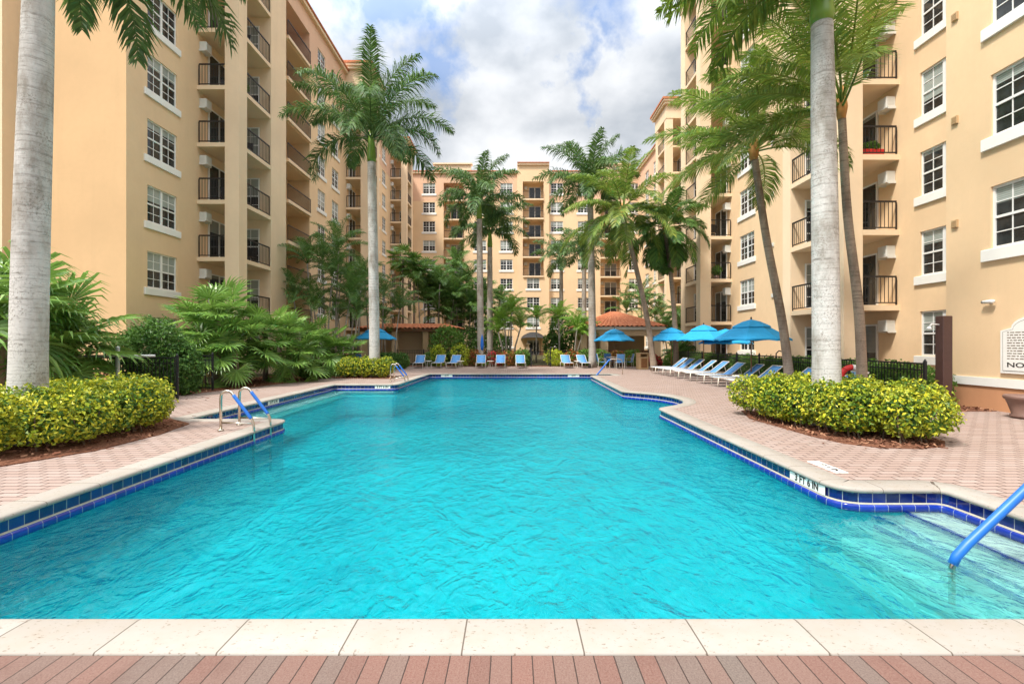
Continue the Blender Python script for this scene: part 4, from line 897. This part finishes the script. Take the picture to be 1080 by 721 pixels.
# row of border plants behind the far loungers
def bl1(r, h): return [(0, 0, h*.52, r, r*.8, h*.5)]
ROW = [(-5.35,34.9,.55,1.55,'lime','small round lime green bush left of the three far left loungers',.10),(-5.0,37.2,1.35,2.95,'mid','tall rounded green bush in front of the pergola',.14),
       (-3.75,34.9,.75,1.65,'lime','larger round lime green bush behind the third far lounger',.10),(-2.75,35.0,.5,1.15,'croton','orange red croton beside the larger lime bush',.14),
       (-1.25,35.0,.7,1.1,'flower','red flowering plant between the fourth and fifth far loungers',.12),(-.35,35.1,.7,1.15,'croton','dark red croton between the fifth and sixth far loungers',.13),
       (.75,35.0,.6,1.2,'mid','leafy green plant left of the black gate',.13),(3.1,35.0,.75,1.2,'lime','pale green plant right of the black gate',.12),(4.35,35.0,.65,1.15,'croton','dark red croton behind the seventh far lounger',.13),
       (5.3,35.2,.7,1.25,'mid','green plant left of the white table set',.13),(6.4,35.2,.8,1.2,'mid','broad green plant behind the white table set',.13),(7.6,35.2,.6,1.1,'croton','orange croton between the table set and the litter bin',.13),
       (8.7,35.0,.7,1.2,'mid','green plant directly behind the tan litter bin',.13),(9.7,33.0,.5,.85,'flower','red leaved plant at the foot of the dark crowned coconut palm',.12),(10.6,32.0,.6,.95,'mid','green plant at the far end of the right lounger row',.13),(-6.0,35.1,.6,1.0,'mid','green plant at the left end of the far lounger row',.13)]
for q, (x, y, r, h, mt_, lb, ls) in enumerate(ROW): shrub('border_plant', lb, x, y, bl1(r, h)+[(r*.5, .1, h*.35, r*.6, r*.5, h*.36)], 700 if r < 1 else 3000, ls*1.7, ls*.8, mt_, 80+q, 'plant', 'border plants behind the far loungers', stems=4)
rng_ = random.Random(5); T = thing('cordyline', 'spiky bright green plant at the foot of the front royal palm', 'plant', (-2.05, 34.8, 0)); c = MB()
for k in range(34):
    az = k*2.4; el = rng_.uniform(.4, 1.3); d = Vector((math.cos(az)*math.cos(el), math.sin(az)*math.cos(el), math.sin(el))); sd_ = Vector((-math.sin(az), math.cos(az), 0))*.035; L = rng_.uniform(.7, 1.1)
    p = d*.05; q = p+d*L*.6; e = q+(d-UP*.7).normalized()*L*.4; c.quad(p-sd_*.5, p+sd_*.5, q+sd_, q-sd_); c.tri(q-sd_, q+sd_, e)
c.build('foliage', M['young'], T)

# ------------------------------------------------------------------ pool furniture
def ladder(label, x, y):
    T = thing('pool_ladder', label, 'pool ladder', (x, y, 0), 0, 'stainless pool ladders')
    for yy in (0, .62):
        pts = [(-.55, yy, .012), (-.55, yy, .58)]
        for k in range(1, 8):
            a = R(180-140*k/7); pts.append((-.43+.12*math.cos(a), yy, .63+.13*math.sin(a)))
        pts += [(-.30, yy, .66), (0.02, yy, .24), (.06, yy, .16), (.07, yy, .05), (.07, yy, -.9)]
        b = MB(); b.tube(pts, .024, 12); b.tube([(-.55, yy, .16), (.065, yy, .15)], .016, 8); b.lathe([(.055,.013),(.055,.03),(.03,.04)], (-.55, yy, 0), 14)
        o = b.build('handrail', M['steel'], T, True)
        b = MB(); b.tube([(-.315, yy, .682), (-.30, yy, .662), (.012, yy, .252), (.022, yy, .236)], [.028, .031, .031, .028], 12); b.build('grip_sleeve', M['sleeve'], o, True)
    b = MB()
    for z in (-.4, -.7): b.box(.02, .12, .02, .60, z, z+.03)
    b.build('step', M['white'], T)
ladder('stainless pool ladder with blue grips on the near left peninsula', -4.93, 9.1)
ladder('small stainless pool ladder with blue grips on the far left pool edge', -4.70, 20.9)
T = thing('handrail', 'thick blue handrail slanting into the steps at the near right corner', 'handrail', (5.1, 4.1, 0))
b = MB(); b.tube([(-1.37,0,-.55),(-1.37,0,-.25),(-1.33,0,-.16),(-1.24,0,-.06),(-.35,0,.78),(-.22,0,.86),(-.05,0,.89),(.12,0,.84),(.18,0,.7),(.18,0,.012)], .024, 12); o = b.build('pipe', M['steel'], T, True)
b = MB(); b.tube([(-1.365,0,-.22),(-1.33,0,-.15),(-1.24,0,-.052),(-.35,0,.788),(-.22,0,.866),(-.05,0,.895)], .036, 14); b.build('grip_sleeve', M['sleeve'], o, True)
T = thing('handrail', 'small blue handrail at the far right corner of the pool', 'handrail', (5.3, 25.6, 0))
b = MB(); b.tube([(-.85,0,-.6),(-.85,0,-.1),(-.8,0,-.02),(-.2,0,.72),(-.05,0,.82),(.35,0,.84),(.5,0,.78),(.55,0,.6),(.55,0,.012)], .024, 10); o = b.build('pipe', M['steel'], T, True)
b = MB(); b.tube([(-.84,0,-.06),(-.8,0,-.01),(-.2,0,.73),(-.1,0,.80)], .04, 10); b.build('grip_sleeve', M['sleeve'], o, True)

def make_lounger(label, loc, rz, group, back=38):
    T = thing('sun_lounger', label, 'sun lounger', loc, rz, group); a = R(back); w = .31
    bx = lambda s_: (1.22+s_*math.cos(a), .36+s_*math.sin(a))
    f = MB()
    for sx in (-w, w):
        f.tube([(sx, 0, .35), (sx, 1.9, .35)], .018, 8); f.tube([(sx, bx(0)[0], bx(0)[1]), (sx, bx(.78)[0], bx(.78)[1])], .016, 8)
        f.tube([(sx, bx(.5)[0], bx(.5)[1]), (sx, bx(.5)[0]+.08, .36)], .01, 6)
    f.tube([(-w, 0, .35), (w, 0, .35)], .018, 8); f.tube([(-w, 1.9, .35), (w, 1.9, .35)], .018, 8); f.tube([(-w, bx(.78)[0], bx(.78)[1]), (w, bx(.78)[0], bx(.78)[1])], .016, 8); f.tube([(-w, 1.22, .345), (w, 1.22, .345)], .014, 8)
    f.build('frame', M['cream_frame'], T, True)
    for sx, yy in ((-w, .12), (w, .12), (-w, 1.7), (w, 1.7)):
        g = MB(); g.tube([(sx, yy, .345), (sx*1.05, yy+(.03 if yy > 1 else -.03), .012)], [.02, .017], 8); g.build('leg', M['cream_frame'], T, True)
    g = MB(); N_ = 8; wi = w-.015
    def sling(p0, p1, sag):
        top = []; 
        for k in range(N_+1):
            u_ = k/N_; z = -sag*4*u_*(1-u_); y = p0[0]+(p1[0]-p0[0])*u_; zz = p0[1]+(p1[1]-p0[1])*u_+z
            top.append([(-wi, y, zz+.004), (0, y, zz-.008), (wi, y, zz+.004), (wi, y, zz-.006), (0, y, zz-.018), (-wi, y, zz-.006)])
        m_ = MB(); m_.loft(top, cap=True); return m_
    sling((.02, .365), (1.21, .365), .02).build('seat', M['sling'], T, True)
    sling(bx(.01), bx(.77), .02).build('backrest', M['sling'], T, True); return T
far = [(441,'leftmost lounger of the far row beyond the pool'),(460,'far lounger in front of the tall rounded green bush'),(476,'far lounger before the larger lime green bush'),(507,'far lounger at the foot of the front royal palm'),
       (527.5,'far lounger before the red flowering plant'),(549.5,'far lounger just left of the black gate'),(600,'far lounger right of the black gate'),(619,'rightmost lounger of the far row, nearest the white table set')]
proto = None
for k, (x, lb) in enumerate(far):
    p = at(x, 385, 32.2); loc = (p.x, 32.0+.1*math.sin(k*2.1), .012); lb = 'blue '+lb
    if proto is None: proto = make_lounger(lb, loc, R(4), 'blue loungers along the far end of the pool')
    else: dup(proto, loc, R((4, -3, -6, 2, 0, 1, 3, 6)[k]), lb)
ys = [13.4, 14.5, 15.6, 17.2, 18.6, 20.0, 21.5, 22.9, 24.2, 25.4, 26.6]
nm = ['first', 'second', 'third', 'fourth', 'fifth', 'sixth', 'seventh', 'eighth', 'ninth', 'tenth', 'last']
for k, y in enumerate(ys):
    lb = f'blue lounger in the row by the right fence, {nm[k]} counting from the golden hedge'
    dup(proto, (7.7 + (.25 if k < 3 else 0), y, .012), R(-90 + (6, -3, 2, 4, -2, 3, 1, -4, 2, 5, 0)[k]), lb, 'blue loungers in the row by the right fence')
def side_table(label, x, y):
    T = thing('side_table', label, 'side table', (x, y, .012), 0, 'small side tables between loungers')
    b = MB(); b.lathe([(.24,.42),(.25,.43),(.25,.45),(.24,.46)], n=18); b.build('table_top', M['cream_frame'], T, True)
    for k in range(3):
        a = k*2.094+.4; b = MB(); b.tube([(math.cos(a)*.07, math.sin(a)*.07, .42), (math.cos(a)*.2, math.sin(a)*.2, 0)], .013, 6); b.build('leg', M['cream_frame'], T)
for x, lb in ((450.5, 'round side table between the two leftmost far loungers'), (485, 'round side table right of the third far lounger'), (517, 'round side table between the fourth and fifth far loungers'), (610, 'round side table between the two far loungers right of the gate')):
    p = at(x, 380, 32.6); side_table('small '+lb, p.x, 33.0)
side_table('small round side table among the right-hand loungers below the front umbrella', 8.4, 17.9)

def umbrella(label, x, y, r, z, pole='wood', base=True, seed=0, yaw=.2):
    T = thing('patio_umbrella', label, 'umbrella', (x, y, .012), yaw, 'azure umbrellas round the pool'); n = 8; H = .62*r/1.35+.1
    def ring(rr, zz, scal=0.0, k2=4):
        o = []
        for j in range(n*k2):
            a = 2*math.pi*j/(n*k2); u_ = (j % k2)/k2; c = math.cos(math.pi/n)/math.cos(((a % (2*math.pi/n))-math.pi/n))
            dip = scal*math.sin(math.pi*u_); o.append((rr*c*math.cos(a), rr*c*math.sin(a), zz+dip))
        return o
    def shell(prof, name):
        m_ = MB(); m_.loft([ring(a, b_, s_) for a, b_, s_ in prof] + [ring(a-.004, b_-.012, s_) for a, b_, s_ in reversed(prof)]); return m_.build(name, M['canvas'], T)
    shell([(.28*r, z+H*.80, 0), (.5*r, z+H*.58, -.01), (.75*r, z+H*.30, -.02), (r, z, .03), (r*1.004, z-.06, .05)], 'canopy')
    shell([(.02, z+H+.03, 0), (.22*r, z+H*.93, 0), (.47*r, z+H*.70, -.02), (.5*r, z+H*.63, .0)], 'vent_cap')
    b = MB(); b.tube([(0,0,.0),(0,0,z+H)], .024, 10); b.build('pole', M['wood' if pole == 'wood' else 'cream_frame'], T, True)
    b = MB(); b.lathe([(.012,z+H+.02),(.03,z+H+.05),(.035,z+H+.08),(.012,z+H+.13)], n=10); b.build('finial', M['black'], T, True)
    for j in range(n):
        a = 2*math.pi*j/n; b = MB(); b.tube([(0,0,z+H*.86),(r*.97*math.cos(a), r*.97*math.sin(a), z-.01)], .01, 5); b.build('rib', M['wood'], T)
    b = MB(); b.lathe([(.27,0),(.27,.05),(.08,.09),(.04,.3)], n=20); b.build('base', M['black'], T, True)
umbrella('largest and nearest blue umbrella over the right-hand loungers', 9.2, 18.6, 1.38, 1.80)
umbrella('blue umbrella second from the front in the right-hand row', 9.75, 24.6, 1.38, 1.83, yaw=.0)
umbrella('blue umbrella farthest along the right-hand row, left of the others', 9.75, 29.6, 1.38, 1.85, yaw=.3)
umbrella('blue umbrella mostly hidden behind the second one of the right-hand row', 11.0, 24.9, 1.3, 1.66, yaw=.5)
umbrella('blue umbrella shading the white table set at the far right', 6.95, 32.8, 1.42, 1.85, yaw=.1)
umbrella('blue umbrella behind the tall left royal palm trunk', -9.2, 32.6, 1.4, 1.95, yaw=.2)
T = thing('folded_umbrella', 'folded dark blue umbrella standing by the foot of the front royal palm', 'umbrella', (-2.12, 34.3, .012)); b = MB(); b.lathe([(.02,1.15),(.09,1.2),(.13,1.5),(.10,1.9),(.05,2.15),(.01,2.3)], n=12); b.build('canopy', M['sleeve'], T, True)
b = MB(); b.tube([(0,0,0),(0,0,1.3)], .02, 8); b.build('pole', M['cream_frame'], T)
T = thing('patio_table', 'round white patio table under the far right blue umbrella', 'table', (6.95, 32.8, .012)); b = MB(); b.lathe([(.52,.70),(.55,.71),(.55,.73),(.5,.735),(.03,.735)], n=24, cap=False); b.build('table_top', M['cream_frame'], T, True)
for k in range(4):
    a = k*math.pi/2+.6; b = MB(); b.tube([(math.cos(a)*.4, math.sin(a)*.4, .71),(math.cos(a)*.46, math.sin(a)*.46, 0)], .016, 6); b.build('leg', M['cream_frame'], T)
def chair(label, loc, rz, group='white and blue chairs round the patio table'):
    T = thing('patio_chair', label, 'chair', loc, rz, group)
    for sx in (-.26, .26):
        b = MB(); b.tube([(sx, -.24, 0), (sx, -.25, .62), (sx, .2, .64), (sx, .27, 0)], .014, 6); b.tube([(sx, .2, .40), (sx, .33, .95)], .014, 6); b.build('side_frame', M['cream_frame'], T)
    b = MB(); b.loft([[(-.245,-.24,.42),(.245,-.24,.42),(.245,-.24,.405),(-.245,-.24,.405)],[(-.245,0,.395),(.245,0,.395),(.245,0,.38),(-.245,0,.38)],[(-.245,.22,.40),(.245,.22,.40),(.245,.22,.385),(-.245,.22,.385)]], cap=True); b.build('seat', M['sling'], T)
    b = MB(); b.loft([[(-.245,.22,.44),(.245,.22,.44),(.245,.235,.435),(-.245,.235,.435)],[(-.245,.33,.94),(.245,.33,.94),(.245,.345,.935),(-.245,.345,.935)]], cap=True); b.build('backrest', M['sling'], T); return T
c0 = chair('patio chair seen from behind in front of the far table', (6.95+.15, 31.85, .012), R(180))
dup(c0, (6.05, 32.75, .012), R(90), 'patio chair at the left side of the far table')
dup(c0, (7.95, 32.9, .012), R(-90), 'patio chair at the right side of the far table')
dup(c0, (6.75, 33.75, .012), R(5), 'patio chair behind the far table, facing the pool')
dup(c0, (-8.4, 32.0, .012), R(170), 'blue patio chair under the left umbrella, right of the palm trunk', 'chairs under the left umbrella')
dup(c0, (-10.0, 32.1, .012), R(160), 'blue patio chair under the left umbrella, left of the palm trunk', 'chairs under the left umbrella')
T = thing('litter_bin', 'square tan litter bin with an open hood at the far right', 'bin', (8.35, 31.0, .012), R(8)); b = MB(); b.bbox(-.3,.3,-.3,.3,0,.78,.02); b.build('body', M['tan'], T)
b = MB()
for x in (-.3, .24): b.box(x, x+.06, -.3, .3, .781, .98)
b.box(-.32,.32,-.32,.32,.981,1.04); b.box(-.239,.239,.2,.26,.781,.98); b.build('hood', M['tan'], T)
b = MB(); b.box(-.2,.2,-.303,-.3005,.1,.7); b.build('front_panel', M['wood'], T)

# fences, gate, handrail
def fence(label, a, b_, h, group='black picket fences', pitch=.11, post=1.9):
    a = Vector(a); b_ = Vector(b_); L = (b_-a).length; ang = math.atan2((b_-a).y, (b_-a).x); T = thing('picket_fence', label, 'fence', (a.x, a.y, 0), ang, group)
    m_ = MB(); m_.box(0, L, -.018, .018, h-.04, h); m_.box(0, L, -.016, .016, .1, .14); m_.box(0, L, -.016, .016, h-.2, h-.17)
    k = pitch
    while k < L:
        for z0, z1 in ((.141, h-.201), (h-.169, h-.041)): m_.box(k-.008, k+.008, -.008, .008, z0, z1)
        k += pitch
    m_.build('pickets', M['black'], T); n = max(1, int(L/post))
    for k in range(n+1):
        p = MB(); p.box(L*k/n-.03, L*k/n+.03, -.03, .03, 0, h+.04); p.lathe([(.036,0),(.02,.04),(.004,.06)], (L*k/n, 0, h+.0405), 8); p.build('post', M['black'], T)
fence('long black picket fence behind the right-hand loungers', (10.42, 12.2), (10.42, 30.6), 1.16)
fence('black picket fence piece behind the left handrail', (-13.5, 14.3), (-9.9, 14.3), 1.25)
fence('black picket fence piece between the dark shrub and the fan palms', (-12.6, 16.6), (-10.4, 16.8), 1.25)
fence('low black picket fence behind the far loungers left of the gate', (-8.6, 36.2), (1.35, 36.2), 1.15, pitch=.13)
fence('low black picket fence right of the gate towards the pavilion', (2.75, 36.2), (10.2, 36.2), 1.15, pitch=.13)
T = thing('garden_gate', 'black metal gate between the plants at the middle of the far end', 'gate', (2.05, 34.6, 0)); m_ = MB(); m_.box(-.55,.55,-.02,.02,1.02,1.06); m_.box(-.55,.55,-.02,.02,.08,.12); m_.box(-.58,-.54,-.021,.021,.06,1.08); m_.box(.54,.58,-.021,.021,.06,1.08); m_.build('gate_frame', M['black'], T)
m_ = MB()
for k in range(10): m_.box(-.46+k*.102, -.445+k*.102, -.008, .008, .121, 1.019)
m_.build('pickets', M['black'], T)
for x in (-.68, .68): m_ = MB(); m_.box(x-.05, x+.05, -.05, .05, 0, 1.35); m_.build('post', M['black'], T)
T = thing('guard_rail', 'pale grey pipe rail on a post behind the near left palm', 'railing', (-10.6, 13.0, 0)); b = MB(); b.tube([(-4.5,0,1.30),(1.0,0,1.32)], .032, 10); b.build('rail', M['greypipe'], T, True)
b = MB(); b.tube([(0,0,0),(0,0,1.52)], .05, 10); b.lathe([(.056,1.52),(.05,1.56),(.01,1.58)], n=10); b.build('post', M['greypipe'], T, True)
# right foreground wall things
T = thing('shower_post', 'square dark brown outdoor shower post at the corner of the right wall', 'post', (10.85, 12.15, 0)); b = MB(); b.bbox(-.12,.12,-.12,.12,0,2.34,.012); b.build('post', M['brown'], T)
b = MB(); b.tube([(-.12,0,2.12),(-.3,0,2.14),(-.36,0,2.08)], .02, 8); b.lathe([(.02,.05),(.06,0),(.06,-.02)], (-.37,0,2.03), 12); b.build('shower_head', M['white'], T, True)
T = thing('security_camera', 'white bullet security camera fixed to the right wall', 'camera', (11.85, 11.95, 2.68)); T.scale = (.75, .75, .75); b = MB(); b.lathe([(.07,0),(.07,.02),(.03,.04)], n=14)
for k, (x_, y_, z_) in enumerate(b.v): b.v[k] = (-z_, y_, x_)
b.tube([(-.03,0,0),(-.12,0,.0)], .022, 8); b.build('bracket', M['white'], T, True)
b = MB(); b.tube([(-.12,.16,0),(-.12,-.12,-.0),(-.12,-.2,-.0)], [.055,.06,.05], 14); o = b.build('body', M['white'], T, True)
b = MB(); b.tube([(-.12,.162,0),(-.12,.19,0)], [.046,.05], 14); b.build('lens', M['black'], T, True)
T = thing('life_ring', 'red and white life ring hanging on the fence beside the thick palm', 'life ring', (9.36, 13.3, .73), R(-12)); 
for k in range(8):
    m_ = MB(); pts = [(.27*math.cos(a), 0, .27*math.sin(a)) for a in [2*math.pi*(k+q/6)/8 for q in range(7)]]; m_.tube(pts, .075, 12); m_.build('ring_segment', M['red'] if k % 2 == 0 or True and k % 4 != 1 else M['white'], T, True)
T = thing('life_ring_stand', 'thin dark stand that holds the life ring by the thick palm', 'post', (9.36, 13.42, 0)); b = MB(); b.box(-.025,.025,-.02,.02,0,.96); b.box(-.12,.12,-.018,.019,.80,.84); b.build('post', M['black'], T)
T = thing('pole', 'slim white pole with a hook by the fence behind the near loungers', 'pole', (9.75, 17.3, .012)); b = MB(); b.tube([(0,0,0),(0,0,1.25)], .025, 8); b.build('shaft', M['white'], T)
b = MB(); b.tube([(0,0,1.22),(-.06,0,1.34),(-.2,0,1.38),(-.3,0,1.28),(-.3,0,1.12)], .022, 8); b.build('hook', M['black'], T, True)
T = thing('planter', 'brown clay urn planter standing below the notice board', 'planter', (11.3, 10.62, .012)); b = MB()
b.lathe([(.22,0),(.26,.02),(.27,.06),(.24,.09),(.30,.3),(.34,.40),(.37,.42),(.38,.47),(.36,.5),(.31,.5),(.29,.44),(.02,.44)], n=28, cap=False); b.build('pot', M['pot'], T, True)
b = MB(); b.lathe([(.285,.445),(.01,.46)], n=16); b.build('soil', M['mulch'], T)
# rules board with an arched top
T = thing('pool_rules_sign', 'white arched notice board with small print and NO DIVING on the right wall', 'sign', (11.85, 10.85, .94)); 
def arch(w, h0, h1, r_):
    p = [(-w/2, 0), (w/2, 0), (w/2, h0)]
    for k in range(13):
        a = R(180*k/12); p.append((r_*math.cos(a), h0+.06+(h1-h0-.06)*math.sin(a)))
    p.append((-w/2, h0)); return p
def plate(poly, x0, x1, nm, mt_):
    m_ = MB(); m_.prism([(p[0], p[1]) for p in poly], x0, x1); m_.v = [(z, -x, y) for x, y, z in m_.v]; return m_.build(nm, mt_, T)
plate(arch(1.66, 1.02, 1.36, .58), -.055, -.002, 'board', M['trim']); plate([(p[0]*.93, .06+p[1]*.91) for p in arch(1.66, 1.02, 1.36, .58)], -.06, -.0551, 'rim_line', M['ink']); plate([(p[0]*.915, .067+p[1]*.898) for p in arch(1.66, 1.02, 1.36, .58)], -.065, -.0601, 'panel', M['trim'])
o = link('lettering', textmesh('NO DIVING', .16, .001, .003), T, (-.0665, 0, .2)); o.rotation_euler = (R(90), 0, R(-90)); o.scale = (1.32/max(.1, o.dimensions.x), 1, 1); o.data.materials.append(M['ink'])
m_ = MB(); r2 = random.Random(3)
for k in range(11):
    y_ = .66; z_ = .34+k*.062
    while y_ > -.66:
        w_ = r2.uniform(.04, .12); m_.box(-.0668, -.0652, y_-w_, y_, z_, z_+.022); y_ -= w_+.025
m_.build('small_print', M['stem'], T)
o = link('lettering', textmesh('POOL RULES', .09, .001, .001), T, (-.0665, 0, 1.12)); o.rotation_euler = (R(90), 0, R(-90)); o.data.materials.append(M['ink'])
# things on the balconies
def pot(label, x, y, z, mt_='red'):
    T = thing('flower_box', label, 'planter', (x, y, z)); b = MB(); b.bbox(-.4,.4,-.13,.13,0,.3,.02); b.build('box', M[mt_], T); foliage('plant', [(0,0,.42,.3,.14,.2)], 260, .16, .05, M['mid'], T, 9)
pot('red box planter on the lower front balcony of the right building', 13.45, 18.1, FL(3)+.002)
T = thing('deck_chair', 'teal sling chair on the front balcony of the right building above the red planter', 'chair', (13.4, 18.7, FL(4)+.002), R(-60)); b = MB()
for sx in (-.27,.27): b.tube([(sx,-.3,0),(sx,.35,.9)], .016, 6); b.tube([(sx,.3,0),(sx,-.3,.42)], .016, 6)
b.build('frame', M['white'], T); b = MB(); b.quad((-.25,-.28,.4),(.25,-.28,.4),(.25,.05,.33),(-.25,.05,.33)); b.quad((-.25,.05,.33),(.25,.05,.33),(.25,.36,.92),(-.25,.36,.92)); b.build('sling', M['teal'], T)
dark_data = {}
def dark_copy(ch):
    nm_ = ch.data.name; me = ch.data.copy(); me.materials.clear(); me.materials.append(M['black']); dark_data[nm_] = me; return me
for q, (x, y, k, lb, rz) in enumerate(((-13.9, 25.6, 2, 'dark chair on the second side balcony of the left building', 0), (-14.3, 24.3, 3, 'dark chair on the third front balcony of the left building', 40), (-13.9, 25.3, 4, 'dark chair on the fourth side balcony of the left building', 20), (12.75, 19.9, 2, 'dark chair on the second side balcony of the right building', 180), (12.75, 20.1, 3, 'dark chair on the third side balcony of the right building', 160))):
    d_ = dup(c0, (x, y, FL(k)+.002), R(rz), lb, 'chairs on the balconies')
    for ch in d_.children:
        ch.data = ch.data.copy(); ch.data.materials.clear(); ch.data.materials.append(M['black'])
for q, (x, y, z, lb) in enumerate(((-13.7, 24.6, FL(5)+.002, 'potted plant on the fifth side balcony of the left building'), (12.9, 20.4, FL(4)+.002, 'potted plant on the fourth side balcony of the right building'), (13.5, 31.9, FL(2)+.002, 'potted plant on the second front balcony of the middle right tower'), (3.9, 69.7, FL(5)+.014, 'potted plant on the middle balcony of the rear tower'))):
    T = thing('potted_plant', lb, 'plant', (x, y, z), 0, 'potted plants on the balconies'); b = MB(); b.lathe([(.13,0),(.18,.3),(.17,.3),(.02,.28)], n=12, cap=False); b.build('pot', M['pot'], T, True)
    foliage('foliage', [(0,0,.62,.27,.27,.34)], 320, .2, .07, M['mid'], T, 300+q)
for q, (x, y, k, lb, rz) in enumerate(((13.3, 32.4, 3, 'dark chair on the third front balcony of the middle right tower', 200), (-13.9, 25.0, 6, 'dark chair on the sixth side balcony of the left building', 10), (-14.0, 25.2, 3, 'dark chair on the third side balcony of the left building', 60), (-14.4, 24.4, 5, 'dark chair on the fifth front balcony of the left building', 30), (2.3, 69.9, 6, 'dark chair on the rear tower balcony just above the potted plant', 0))):
    d_ = dup(c0, (x, y, FL(k)+.014), R(rz), lb, 'chairs on the balconies')
    for ch in d_.children: ch.data = dark_data.setdefault(ch.data.name, None) or dark_copy(ch)
# entrance things at the far building
T = thing('garden_urn', 'pale stone fountain urn in front of the far entrance', 'urn', (1.5, 46, 0)); b = MB(); b.lathe([(.5,0),(.5,.12),(.22,.2),(.16,.8),(.5,1.0),(.52,1.08),(.2,1.1),(.1,1.5),(.28,1.62),(.05,1.66)], n=18); b.build('body', M['peach_light'], T, True)
T = thing('antenna_mast', 'thin antenna mast on the roof behind the tall straight palm', 'mast', (12.35, 71, 26.1)); b = MB(); b.tube([(0,0,0),(0,0,8.0)], [.06,.02], 6); b.build('mast', M['greypipe'], T)
